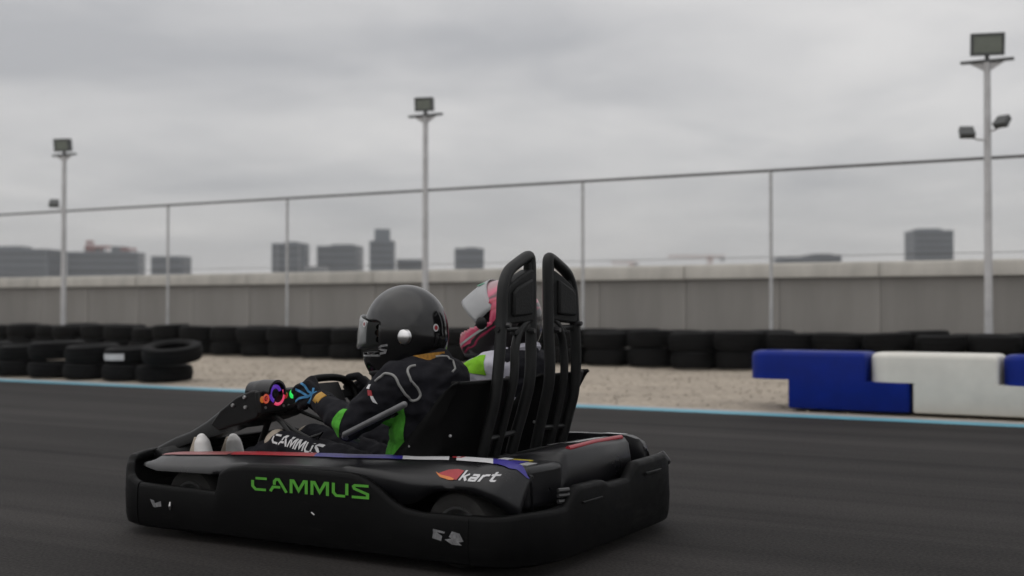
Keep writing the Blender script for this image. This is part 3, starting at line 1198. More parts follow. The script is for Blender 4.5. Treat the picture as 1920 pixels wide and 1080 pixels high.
side_top = [(0.05, 0.203), (0.44, 0.198), (0.446, 0.198), (0.462, 0.268), (0.50, 0.290), (0.58, 0.302), (0.80, 0.310), (1.06, 0.308), (1.10, 0.302), (1.14, 0.288),
            (1.19, 0.260), (1.24, 0.226), (1.29, 0.205), (1.36, 0.196), (1.60, 0.200), (1.70, 0.21), (1.78, 0.208)]
XS = [0.052 + i * 0.02 for i in range(20)] + [0.444, 0.452, 0.458, 0.466, 0.476, 0.49] + [0.51 + i * 0.02 for i in range(53)]
side_path = [(x_, -0.012) for x_ in XS if x_ < 1.56]


sb = bumper_section(side_path, lambda s_, q: interp(side_top, q.x), 'side_bumper', BUMPER)
sb_r = bumper_section([(a, 2 * MIDY - b_) for a, b_ in side_path][::-1], lambda s_, q: interp(side_top, q.x), 'side_bumper', BUMPER)

rl = [(1.546, -0.0105), (1.59, -0.0095), (1.635, -0.001), (1.69, 0.030), (1.742, 0.10), (1.772, 0.20), (1.782, 0.35), (1.784, 0.5), (1.784, MIDY)]
rr_ = [(a, 2 * MIDY - b_) for a, b_ in rl[:-1]][::-1]
rear_path = polyl(rl + rr_, 10)
rear_top = [(0.0, 0.200), (0.06, 0.208), (0.20, 0.210), (0.26, 0.215), (0.315, 0.262), (0.35, 0.272), (0.52, 0.270), (0.57, 0.252), (0.74, 0.250), (0.785, 0.285), (0.815, 0.302), (1.10, 0.302),
            (1.14, 0.285), (1.18, 0.23), (1.23, 0.208), (1.31, 0.20)]
bumper_section(rear_path, lambda s_, q: interp(rear_top, q.y), 'rear_bumper', BUMPER, lip=0.045)
# slotted lamp holder in the rear bumper, right
m = MB()
m.box((1.789, 0.935, 0.252), (0.010, 0.14, 0.010))
part(m, 'bumper_rib', PLASTIC, bevel=0.002)
m = MB()
m.box((1.787, 0.42, 0.215), (0.008, 0.15, 0.006))
part(m, 'bumper_rib', PLASTIC, bevel=0.002)
m = MB()
m.tube([(1.68, 1.185, 0.262), (1.725, 1.185, 0.286), (1.738, 1.185, 0.262)], 0.017, 10)
m.ball((1.738, 1.185, 0.262), 0.017)
part(m, 'tow_hook', PODM)

# --- lettering on the side panel ------------------------------------
bs, wid = bands('CAMMUS', 0.20, 0.185)
L0, L1 = 0.630, 1.154
letters = MB()
for i, bd in enumerate(bs):
    yy = -0.0175 - 0.00005 * i

    def f_(u, v):
        x_ = L0 + (L1 - L0) * u / wid
        return Vector((x_, yy, 0.2185 + 0.007 * (x_ - L0) / 0.52 + 0.0475 * v))
    lay(letters, bd, f_, 1)
part(letters, 'lettering', GREEN)
# pale worn maker's mark low on the bumper, behind and in front
m = MB()
for poly in ([(1.413, .118), (1.448, .112), (1.452, .128), (1.418, .146)], [(1.415, .14), (1.46, .137), (1.463, .143), (1.416, .149)], [(1.462, .118), (1.49, .104), (1.528, .104), (1.50, .126)],
             [(1.478, .128), (1.512, .112), (1.535, .118), (1.52, .142), (1.49, .147)]):
    k_ = len(m.v) * 0.00004
    m.add([(a, -0.0165 - k_, b_) for a, b_ in poly], [tuple(range(len(poly)))])
part(m, 'worn_mark', GREYP)
m = MB()
m.add([(0.118, -0.0165, 0.146), (0.140, -0.0165, 0.142), (0.150, -0.0165, 0.116), (0.136, -0.0165, 0.118)], [(0, 1, 2, 3)])
m.add([(0.144, -0.0166, 0.132), (0.176, -0.0166, 0.142), (0.178, -0.0166, 0.122), (0.152, -0.0166, 0.118)], [(0, 1, 2, 3)])
part(m, 'bumper_slot_plate', GREYP)
m = MB()
m.tube([(0.222, -0.014, 0.142), (0.226, -0.020, 0.128), (0.222, -0.014, 0.113)], [0.003, 0.005, 0.003], 8)
m.tube([(0.905, -0.0165, 0.160), (0.918, -0.0165, 0.152)], 0.0028, 6)
part(m, 'bumper_bolt', BOLT)

# --- side pods ------------------------------------------------------
ridge = [(-0.03, 0.268), (0.02, 0.286), (0.1, 0.296), (0.3, 0.308), (0.5, 0.320), (0.85, 0.334), (1.2, 0.346), (1.45, 0.356), (1.58, 0.356), (1.64, 0.344), (1.68, 0.31)]
brk = [(-0.03, 0.262), (0.05, 0.266), (0.12, 0.258), (0.30, 0.264), (0.40, 0.270), (0.46, 0.282), (0.52, 0.296), (0.60, 0.306), (0.85, 0.314), (1.04, 0.318), (1.12, 0.314), (1.20, 0.303), (1.30, 0.292), (1.42, 0.292),
       (1.55, 0.298), (1.62, 0.275), (1.66, 0.24), (1.68, 0.22)]
low = [(-0.03, 0.255), (0.05, 0.258), (0.12, 0.250), (0.44, 0.258), (0.447, 0.20), (1.14, 0.20), (1.22, 0.205), (1.30, 0.215), (1.345, 0.235), (1.38, 0.258), (1.42, 0.270), (1.48, 0.274), (1.54, 0.268), (1.59, 0.250),
       (1.63, 0.222), (1.66, 0.19), (1.74, 0.17)]
inset_o = [(-0.03, 0.10), (0.0, 0.065), (0.05, 0.035), (0.12, 0.018), (0.44, 0.014), (0.5, 0.016), (1.05, 0.016), (1.2, 0.026), (1.35, 0.020), (1.55, 0.018), (1.61, 0.035), (1.655, 0.075), (1.68, 0.11)]


def pod_rows(mirror=False):
    xs = [-0.03, -0.015, 0.0, 0.025, 0.05, 0.085, 0.12, 0.16, 0.20] + [0.25 + 0.05 * i for i in range(4)] + [0.435, 0.443, 0.450] + [0.47 + 0.03 * i for i in range(22)] + [1.13 + 0.02 * i for i in range(26)] + [1.645, 1.66, 1.67, 1.68]
    rows = []
    for x_ in xs:
        zr, zb, zl, yo = (sinterp if x_ > 0.9 else interp)(ridge, x_), interp(brk, x_), interp(low, x_), interp(inset_o, x_)
        yi = 0.175
        yl = yo + (0.012 if x_ < 0.446 or x_ > 1.2 else 0.004)
        row = [(x_, yi + 0.012, 0.20), (x_, yi + 0.008, zr - 0.02), (x_, yi, zr + 0.005), (x_, (yi + yo + 0.09) / 2, zr + 0.005), (x_, yo + 0.085, zr), (x_, yo + 0.055, zr - 0.010),
               (x_, yo + 0.020, zb + 0.30 * (zr - zb)), (x_, yo + 0.002, zb), (x_, yo, zb - 0.012 if zl < zb - 0.02 else zl + 0.002), (x_, yl, zl)]
        rows.append([mir(q) for q in row] if mirror else row)
    return rows


for mirr in (False, True):
    m = MB()
    m.loft(pod_rows(mirr))
    o = part(m, 'side_pod', PODM, solid=0.006, angle=60)
    if not mirr:
        pod_near = o
bv = bvh_of(pod_near)
down = Vector((0, 0, -1))
top_f = rays(bv, lambda u, v: Vector((u, v, 0.6)), down, 0.0035)
top_f2 = rays(bv, lambda u, v: Vector((u, v, 0.6)), down, 0.0042)
for x0_, x1_, mt in ((0.02, 0.40, DREDP), (0.40, 0.80, REDP), (0.80, 1.185, BLUEP), (1.185, 1.38, WHITE), (1.41, 1.555, WHITE), (1.555, 1.66, BLUEP)):
    m = MB()
    a0 = interp(inset_o, x0_) + 0.088
    sk = 0.02 if x0_ > 0.3 else 0
    patch(m, ([(x0_ + (x1_ - x0_) * q / 6 - sk, 0.171) for q in range(7)], [(x0_ + (x1_ - x0_) * q / 6 + sk, max(0.098, interp(inset_o, x0_ + (x1_ - x0_) * q / 6) + 0.084)) for q in range(7)]), top_f, 4)
    part(m, 'pod_decal', mt)
m = MB()
patch(m, ([(1.37, 0.171), (1.425, 0.171)], [(1.395, 0.135), (1.43, 0.135)]), top_f, 4)
part(m, 'pod_decal', REDP)
# far pod strip: white at the rear
m = MB()
for q in range(6):
    xa, xb = 1.12 + 0.09 * q, 1.12 + 0.09 * (q + 1)
    za, zb_ = interp(ridge, xa) + 0.0105, interp(ridge, xb) + 0.0105
    if q not in (3, 5):
        m.add([mir((xa, 0.174, za)), mir((xb, 0.174, zb_)), mir((xb, 0.11, zb_ - 0.004)), mir((xa, 0.11, za - 0.004))], [(0, 1, 2, 3)])
part(m, 'pod_decal', WHITE)
# flame badge and word on the rear fender
side_f = rays(bv, lambda u, v: Vector((u, -0.4, v)), Vector((0, 1, 0)), 0.0035)
side_f2 = rays(bv, lambda u, v: Vector((u, -0.4, v)), Vector((0, 1, 0)), 0.0045)
m = MB()
patch(m, ([(1.398, 0.324), (1.43, 0.336), (1.465, 0.340), (1.492, 0.337)], [(1.398, 0.323), (1.43, 0.315), (1.465, 0.309), (1.480, 0.309)]), side_f, 4)
part(m, 'flame_badge', REDP)
m = MB()
patch(m, ([(1.385, 0.327), (1.41, 0.320), (1.45, 0.316), (1.468, 0.312)], [(1.385, 0.326), (1.41, 0.313), (1.45, 0.307), (1.468, 0.308)]), side_f2, 4)
part(m, 'flame_tongue', ORANGE)
bs, wid = bands('kart', 0.10, 0.19)
m = MB()
for bd in bs:
    ff = lambda u, v: side_f(1.487 + 0.125 * u / wid + 0.012 * v, 0.3085 + 0.030 * v)
    lay(m, bd, ff, 2)
part(m, 'lettering', WHITE)

# --- chassis, floor, wheels -----------------------------------------
m = MB()
m.prism([(-0.1, 0.25), (0.25, 0.16), (1.55, 0.16), (1.55, 1.14), (0.25, 1.14), (-0.1, 1.05)], 0.062, 0.07, 'xy')
part(m, 'floor_tray', STEEL)
m = MB()
for yy in (0.19, 0.60, 0.70, 1.11):
    m.tube(smooth_path([(-0.1, yy, 0.085), (0.3, yy, 0.085), (1.2, yy, 0.085), (1.55, yy, 0.09)], 4), 0.015, 8)
for x_ in (0.0, 0.5, 1.05, 1.5):
    m.tube([(x_, 0.16, 0.088), (x_, 1.14, 0.088)], 0.014, 8)
part(m, 'chassis_tube', STEEL)
m = MB()
m.tube([(1.455, 0.05, 0.133), (1.455, 1.25, 0.133)], 0.02, 12)
part(m, 'rear_axle', STEEL)


def kart_wheel(x_, y0_, w_, r_):
    m = MB()
    h = w_ / 2
    m.lathe([(r_ * 0.52, -h * 0.86), (r_ * 0.72, -h), (r_ * 0.90, -h * 0.93), (r_ * 0.975, -h * 0.7), (r_, -h * 0.3), (r_, h * 0.3), (r_ * 0.975, h * 0.7), (r_ * 0.90, h * 0.93), (r_ * 0.72, h), (r_ * 0.52, h * 0.86)],
            (x_, y0_ + h, r_), 'y', 40)
    w = part(m, 'wheel', RUBBER)
    m = MB()
    m.lathe([(0.012, -h * 0.45), (0.03, -h * 0.5), (r_ * 0.33, -h * 0.35), (r_ * 0.44, -h * 0.5), (r_ * 0.52, -h * 0.95), (r_ * 0.585, -h * 1.0), (r_ * 0.59, -h * 0.9), (r_ * 0.49, 0), (r_ * 0.53, h * 0.9)], (x_, y0_ + h, r_), 'y', 32)
    rm = m.build('rim', RIM, w)
    m = MB()
    m.lathe([(0.0, -h * 0.62), (0.018, -h * 0.62), (0.022, -h * 0.4)], (x_, y0_ + h, r_), 'y', 12)
    m.build('hub', BOLT, w)


kart_wheel(0.225, 0.085, 0.11, 0.131)
kart_wheel(0.225, 1.30 - 0.085 - 0.11, 0.11, 0.131)
kart_wheel(1.455, 0.068, 0.16, 0.134)
kart_wheel(1.455, 1.30 - 0.068 - 0.16, 0.16, 0.134)
# steering arms, pedals
m = MB()
m.tube([(0.225, 0.17, 0.131), (0.30, 0.60, 0.12)], 0.009, 8)
m.tube([(0.225, 1.13, 0.131), (0.30, 0.70, 0.12)], 0.009, 8)
part(m, 'tie_rod', STEEL)
m = MB()
for yy in (0.25, 0.43, 0.86, 1.04):
    m.tube([(0.06, yy - 0.03, 0.09), (0.075, yy, 0.22), (0.08, yy + 0.03, 0.25)], 0.008, 8)
    m.box((0.082, yy, 0.245), (0.014, 0.075, 0.07))
part(m, 'pedal', STEEL)

# --- nose panel, dash, steering -------------------------------------
def dash_side(yy):
    pass


m = MB()          # cowl over the pedals
sec = []
for x_, z0_, z1_, hw in ((-0.17, 0.20, 0.290, 0.40), (-0.06, 0.25, 0.318, 0.39), (0.02, 0.262, 0.330, 0.36)):
    sec.append([(x_, MIDY - hw, z0_), (x_ - 0.01, MIDY - hw * 0.96, z1_ - 0.012), (x_ - 0.012, MIDY - hw * 0.85, z1_), (x_ - 0.012, MIDY + hw * 0.85, z1_), (x_ - 0.01, MIDY + hw * 0.96, z1_ - 0.012), (x_, MIDY + hw, z0_)])
m.loft(sec)
part(m, 'nose_fairing', PLASTIC, solid=0.008, angle=60)
m = MB()          # arm that carries the dash, between the feet
sec = []
for x_, z0_, z1_, hw in ((-0.15, 0.27, 0.300, 0.05), (-0.05, 0.300, 0.345, 0.045), (0.03, 0.325, 0.372, 0.042), (0.12, 0.348, 0.418, 0.042), (0.20, 0.372, 0.468, 0.045), (0.25, 0.392, 0.50, 0.05)):
    sec.append([(x_, 0.325 - hw, z0_), (x_, 0.325 - hw, z1_ - 0.01), (x_ - 0.008, 0.325 - hw * 0.7, z1_), (x_ - 0.008, 0.325 + hw * 0.7, z1_), (x_, 0.325 + hw, z1_ - 0.01), (x_, 0.325 + hw, z0_)])
m.loft(sec, True, False, True)
part(m, 'dash_arm', PLASTIC, angle=60)
# dash pod: side cheek, rear face with lamps
DX = 0.452      # plane of the display face
cheek = [(0.212, 0.415), (0.262, 0.473), (0.345, 0.528), (0.42, 0.556), (0.452, 0.560), (0.462, 0.52), (0.470, 0.47), (0.452, 0.448), (0.39, 0.428), (0.32, 0.412), (0.26, 0.392)]
m = MB()
m.prism(cheek, 0.205, 0.470)
dash = part(m, 'dash', PLASTIC, bevel=0.008, seg=3)
rotd = Matrix.Rotation(R(-8), 3, 'Y')
bz = MB()
bz.box((DX + 0.012, 0.312, 0.512), (0.028, 0.225, 0.090), rotd)
bz.build('bezel', PLASTIC, dash, bevel=0.008, seg=3)
DY, DZ = 0.277, 0.545
m = MB()        # round hood over the big dial
rows = []
for x_, rr2 in ((DX - 0.085, 0.040), (DX - 0.02, 0.050), (DX + 0.044, 0.051), (DX + 0.046, 0.044), (DX - 0.02, 0.042)):
    rows.append([(x_, DY + rr2 * math.cos(R(a)), DZ + rr2 * math.sin(R(a))) for a in range(-10, 191, 12)])
m.loft(rows)
m.build('dial_hood', PODM, dash, solid=0.003)
FX = DX + 0.030


def dial(name, y_, z_, r_o, r_i, mat, a0=0, a1=360, xo=0.0):
    m = MB()
    n_ = 28
    rows = []
    for k_ in range(n_ + 1):
        a = R(a0 + (a1 - a0) * k_ / n_)
        rows.append([(FX + xo + (0.003 if j == 1 else 0), y_ + r * math.cos(a), z_ + r * math.sin(a)) for j, r in enumerate((r_i, (r_i + r_o) / 2, r_o))])
    m.loft(rows)
    return m.build(name, mat, dash)


dial('dial_ring', DY, DZ - 0.002, 0.036, 0.020, L_PURPLE, 20, 250, 0.004)
dial('dial_ring', DY + 0.012, DZ - 0.007, 0.042, 0.030, L_PINK, 235, 395, 0.006)
dial('dial_face', DY, DZ - 0.002, 0.019, 0.001, BLACKP, 0, 360, 0.003)
dial('push_button', 0.221, 0.527, 0.019, 0.010, L_ORANGE, 0, 360, 0.006)
dial('push_button', 0.221, 0.527, 0.008, 0.001, L_RED, 0, 360, 0.008)
dial('push_button', 0.203, 0.525, 0.013, 0.001, L_AMBER, 0, 360, 0.002)
dial('push_button', 0.333, 0.534, 0.014, 0.001, L_RED, 0, 360, 0.006)
dial('push_button', 0.370, 0.537, 0.018, 0.001, L_GREEN, 0, 360, 0.010)
for x_, z_ in ((0.395, 0.530), (0.335, 0.497), (0.400, 0.492)):
    m = MB()
    m.lathe([(0.0, -0.006), (0.006, -0.006), (0.0075, -0.002), (0.0075, 0.004)], (x_, 0.203, z_), 'y', 10)
    m.build('bolt', BOLT, dash)
for y_ in (0.225, 0.33, 0.36):
    m = MB()
    m.lathe([(0.0, 0.006), (0.005, 0.006), (0.006, 0.0)], (FX - 0.004, y_, 0.492), 'x', 10)
    m.build('bolt', BOLT, dash)
# struts below the dash
m = MB()
m.tube([(0.43, 0.30, 0.47), (0.56, 0.30, 0.40), (0.80, 0.32, 0.30)], 0.011, 8)
m.tube([(0.43, 0.46, 0.47), (0.60, 0.47, 0.42), (0.76, 0.47, 0.335), (0.66, 0.47, 0.33), (0.56, 0.47, 0.40)], 0.010, 8)
m.tube([(0.46, 0.36, 0.47), (0.585, 0.36, 0.52)], 0.013, 10)
m.tube([(0.38, 0.36, 0.43), (0.20, 0.40, 0.09)], 0.013, 10)
m.tube([(0.52, 0.27, 0.435), (0.60, 0.27, 0.36), (0.72, 0.27, 0.40), (0.66, 0.27, 0.33)], 0.008, 8)
part(m, 'dash_strut', FRAMEM)


# steering wheel: flat topped oval rim, tilted back; a grab wheel for the passenger
def wheel_axes(c, tilt):
    n_ = Vector((math.cos(R(tilt)), 0, math.sin(R(tilt))))    # towards the rider
    u_ = Vector((-math.sin(R(tilt)), 0, math.cos(R(tilt))))   # up in the wheel plane
    return Vector(c), n_, u_


WC, WN, WU = wheel_axes((0.695, 0.36, 0.545), 28)
PC, PN, PU = wheel_axes((0.62, 0.95, 0.585), 28)


def steering(c, n_, u_, a=0.150, b_=0.070):
    m = MB()
    pts = []
    for k_ in range(36):
        t_ = 2 * PI * k_ / 36
        ct, st_ = math.cos(t_), math.sin(t_)
        ex = 0.75
        pts.append(c + Vector((0, 1, 0)) * a * math.copysign(abs(ct) ** ex, ct) + u_ * b_ * math.copysign(abs(st_) ** ex, st_))
    m.tube(pts, 0.0145, 10, closed=True)
    sw = part(m, 'steering_wheel', SEATM)
    m = MB()
    rot = Matrix((Vector((0, 1, 0)), u_, n_)).transposed()
    m.box(c - n_ * 0.012, (0.15, 0.10, 0.022), rot)
    m.box(c - n_ * 0.012, (0.27, 0.035, 0.010), rot)
    m.build('wheel_hub', PLASTIC, sw, bevel=0.004)
    return sw


steering(WC, WN, WU)
steering(PC, PN, PU)
m = MB()
m.tube([PC - PN * 0.02, Vector((0.40, 0.95, 0.45)), Vector((0.15, 0.90, 0.09))], 0.014, 10)
part(m, 'grab_wheel_column', FRAMEM)

# --- seats ----------------------------------------------------------
def seat(cy_):
    hw = 0.195
    m = MB()
    rows = []
    tab_b = [(0.10, 1.10), (0.16, 1.225), (0.25, 1.29), (0.40, 1.345), (0.55, 1.395), (0.62, 1.415)]
    tab_w = [(0.10, 0.90), (0.16, 0.95), (0.25, 1.03), (0.39, 1.165), (0.50, 1.27), (0.58, 1.335), (0.61, 1.375), (0.62, 1.40)]
    for z_ in (0.10, 0.13, 0.17, 0.22, 0.28, 0.34, 0.40, 0.46, 0.52, 0.56, 0.595, 0.61, 0.62):
        xb, xw = interp(tab_b, z_), interp(tab_w, z_)
        half = [(xw, hw + 0.006), (xw + 0.25 * (xb - xw), hw + 0.003), (xw + 0.6 * (xb - xw), hw), (xb - 0.045, hw - 0.012), (xb - 0.012, hw - 0.045), (xb, hw - 0.10), (xb + 0.004, 0)]
        row = [(x_, cy_ - y_, z_) for x_, y_ in half] + [(x_, cy_ + y_, z_) for x_, y_ in half[-2::-1]]
        rows.append(row)
    m.loft(rows)
    o = part(m, 'seat', SEATM, solid=0.012, angle=60)
    m = MB()
    m.prism([(0.86, cy_ - hw), (1.14, cy_ - hw), (1.14, cy_ + hw), (0.86, cy_ + hw)], 0.092, 0.104, 'xy')
    m.build('seat_pan', SEATM, o, bevel=0.004)
    for x_, z_ in ((1.12, 0.395), (1.29, 0.44)):
        m = MB()
        m.lathe([(0.0, -0.004), (0.004, -0.004), (0.006, 0.0)], (x_ + 0.08, cy_ - hw - 0.006, z_ - 0.004), 'y', 8)
        m.build('bolt', BOLT, o)
    return o


seat(0.36)
seat(0.955)
# grey rail along the driver's side
m = MB()
m.tube([(1.250, 0.055, 0.546), (0.998, 0.050, 0.431), (0.978, 0.075, 0.420), (0.965, 0.17, 0.395)], [0.0115, 0.0105, 0.010, 0.01], 12)
m.ball((1.250, 0.055, 0.546), 0.0115)
part(m, 'side_rail', GREYBAR)

# --- headrest frame: two mirrored halves ------------------------------
HX = 1.45
HM = 0.655


def hp(y_, z_, mirr):
    x_ = HX - 0.072 * max(0.0, min(1.0, (0.62 - z_) / 0.27)) ** 1.25 - 0.012 * max(0, z_ - 0.8)
    return (x_, 2 * HM - y_ if mirr else y_, z_)


for mirr in (False, True):
    out_pts = [(0.350, 0.335), (0.346, 0.45), (0.346, 0.55), (0.355, 0.70), (0.372, 0.84), (0.380, 0.93), (0.396, 0.975), (0.43, 1.012), (0.49, 1.040), (0.562, 1.066), (0.584, 1.058), (0.588, 1.0)]
    in2 = [(0.588, 1.0), (0.586, 0.80), (0.578, 0.62), (0.572, 0.5), (0.566, 0.42), (0.562, 0.335)]
    m = MB()
    m.tube(smooth_path([hp(a, b_, mirr) for a, b_ in out_pts], 5) + smooth_path([hp(a, b_, mirr) for a, b_ in in2], 5)[1:], 0.0215, 12)
    fr_ = part(m, 'headrest_frame', FRAMEM)
    m = MB()
    m.tube(smooth_path([hp(a, b_, mirr) for a, b_ in [(0.583, 0.835), (0.545, 0.825), (0.50, 0.795), (0.468, 0.73), (0.458, 0.62), (0.450, 0.5), (0.445, 0.335)]], 5), 0.0165, 10)
    m.build('inner_tube', FRAMEM, fr_)
    for z_ in (0.405, 0.80):
        m = MB()
        m.tube([hp(0.335, z_, mirr), hp(0.57, z_ + (0.012 if z_ < 0.5 else 0), mirr)], 0.010, 8)
        m.build('cross_tube', FRAMEM, fr_)
    # padded panel with a slanted slot at the top: built from bars so that the slot is a real opening
    m = MB()
    th = (HX - 0.030, HX + 0.018)

    def slab(poly, dx=0.0, t0=th[0], t1=th[1]):
        pl = [(2 * HM - a if mirr else a, b_) for a, b_ in poly]
        m.prism(pl, t0 + dx, t1 + dx, 'yz')
    slab([(0.372, 0.815), (0.584, 0.828), (0.584, 1.020), (0.556, 1.018), (0.490, 0.996), (0.425, 0.968), (0.386, 0.945)], 0.0)
    slab([(0.392, 0.93), (0.428, 0.95), (0.428, 0.99), (0.405, 0.98)], 0.001, HX - 0.02, HX + 0.010)
    slab([(0.556, 0.985), (0.586, 0.985), (0.586, 1.05), (0.556, 1.045)], 0.0015, HX - 0.02, HX + 0.010)
    pn = m.build('panel', PANELM, fr_, bevel=0.008, seg=3)
    pn.parent = fr_
    m = MB()     # raised pad and ribs on the back of the panel
    slab([(0.41, 0.845), (0.55, 0.852), (0.55, 0.985), (0.44, 0.95), (0.413, 0.93)], 0.0, HX + 0.014, HX + 0.032)
    m.build('panel_pad', PANELM, fr_, bevel=0.008, seg=3)
    m = MB()     # clamp bracket below the panel
    slab([(0.45, 0.775), (0.58, 0.80), (0.58, 0.822), (0.50, 0.815), (0.45, 0.79)], 0.0, HX - 0.012, HX + 0.012)
    m.build('clamp_plate', FRAMEM, fr_, bevel=0.004)
    for a, b_ in ((0.555, 0.792), (0.375, 0.815)):
        m = MB()
        q = hp(a, b_, mirr)
        m.lathe([(0.0, 0.03), (0.009, 0.03), (0.011, 0.02), (0.011, 0.0)], (q[0] + 0.005, q[1], q[2]), 'x', 8)
        m.build('bolt', STEEL, fr_)

# --- battery cover behind the seats -----------------------------------
cx0, cx1 = 1.47, 1.705
cyl, cyr = 0.40, 0.925
top_prof = [(1.455, 0.20), (1.455, 0.335), (1.468, 0.350), (1.56, 0.366), (1.655, 0.378), (1.678, 0.376), (1.690, 0.362), (1.700, 0.30), (1.706, 0.20)]
m = MB()
rows = []
for y_, sh, dz in ((cyl - 0.05, 0.02, -0.16), (cyl - 0.035, 0.01, -0.05), (cyl - 0.015, 0.003, -0.014), (cyl + 0.012, 0.0, 0.0), ((cyl + cyr) / 2, -0.004, 0.004), (cyr - 0.012, 0.0, 0.0), (cyr + 0.010, 0.006, -0.008), (cyr + 0.025, 0.018, -0.035), (cyr + 0.035, 0.03, -0.16)):
    rows.append([(x_ + (sh if x_ < 1.5 else -sh), y_, max(0.2, z_ + dz) if z_ > 0.21 else 0.2) for x_, z_ in top_prof])
m.loft(rows)
cover = part(m, 'battery_cover', PODM, solid=0.005, angle=45)
m = MB()
m.tube([(1.672, 0.455, 0.3795), (1.672, 0.66, 0.383), (1.672, 0.895, 0.3795)], 0.0105, 10)
m.build('tail_light', TAILRED, cover)
bv = bvh_of(cover)
cf = rays(bv, lambda u, v: Vector((u, v, 0.7)) - Vector(cover.matrix_local.translation) * 0, down, 0.004)
cf2 = rays(bv, lambda u, v: Vector((u, v, 0.7)), down, 0.0048)
for (poly, mt, fn) in (
        (([(1.475, 0.42), (1.545, 0.42)], [(1.475, 0.60), (1.545, 0.60)]), BLACKP, cf),
        (([(1.555, 0.64), (1.62, 0.64)], [(1.555, 0.90), (1.62, 0.90)]), PALEP, cf),
        (([(1.48, 0.65), (1.50, 0.65)], [(1.48, 0.90), (1.50, 0.90)]), PALEP, cf),
        (([(1.51, 0.66), (1.522, 0.66)], [(1.51, 0.91), (1.522, 0.91)]), BLACKP, cf),
        (([(1.532, 0.66), (1.545, 0.66)], [(1.532, 0.91), (1.545, 0.91)]), BLACKP, cf)):
    m = MB()
    patch(m, poly, fn, 5)
    m.build('cover_decal', mt, cover)
# cable tray and coloured stickers between the pod and the cover
m = MB()
m.prism([(1.462, 0.165), (1.672, 0.165), (1.690, 0.30), (1.692, 0.385), (1.462, 0.385)], 0.20, 0.346, 'xy')
dk = part(m, 'rear_deck', PODM, bevel=0.022, seg=4)
for (x0_, x1_, y0_, y1_, mt) in ((1.475, 1.53, 0.20, 0.28, WHITE), (1.54, 1.60, 0.20, 0.30, BLUEP), (1.61, 1.65, 0.20, 0.27, PALEP), (1.475, 1.515, 0.29, 0.345, WHITE), (1.525, 1.60, 0.315, 0.335, YELLOW)):
    m = MB()
    m.box(((x0_ + x1_) / 2, (y0_ + y1_) / 2, 0.3475), (x1_ - x0_, y1_ - y0_, 0.002))
    m.build('deck_sticker', mt, dk)
m = MB()
m.prism([(1.30, 0.20), (1.46, 0.20), (1.46, 1.10), (1.30, 1.10)], 0.30, 0.318, 'xy')
part(m, 'seat_bridge', STEEL, bevel=0.003)
# springy hardware seen between fender and rear bumper
m = MB()
for z_ in (0.225, 0.245, 0.262):
    m.tube([(1.735, 0.26, z_), (1.755, 0.30, z_)], 0.008, 8)
part(m, 'mount_bolt', STEEL)


# ================================================================== PEOPLE
def body_mesh(name, mb, mat, parent, voxel, smooth_n=6, wrinkle=0.0, wf=14.0):
    o = mb.build(name, mat, parent)
    q = o.modifiers.new('r', 'REMESH')
    q.mode = 'VOXEL'
    q.voxel_size = voxel
    q.use_smooth_shade = True
    q = o.modifiers.new('s', 'SMOOTH')
    q.iterations = smooth_n
    q.factor = 0.5
    bpy.context.view_layer.update()
    dg = bpy.context.evaluated_depsgraph_get()
    me = bpy.data.meshes.new_from_object(o.evaluated_get(dg))
    o.modifiers.clear()
    old = o.data
    o.data = me
    bpy.data.meshes.remove(old)
    if not me.materials:
        me.materials.append(mat)
    if wrinkle:
        nr = [v.normal.copy() for v in me.vertices]
        for v, n_ in zip(me.vertices, nr):
            c_ = v.co
            w = 1 - abs(noise.noise((c_.x * wf, c_.y * wf * 0.7, c_.z * wf * 1.3 + 2.0))) * 2.2
            w2 = noise.noise((c_.x * wf * 2.3, c_.y * wf * 2.1, c_.z * wf * 2.6))
            v.co = c_ + n_ * wrinkle * (w * 0.7 + w2 * 0.5)
    for q in me.polygons:
        q.use_smooth = True
    return o


def lerp3(a, b_, k_):
    return Vector(a).lerp(Vector(b_), k_)


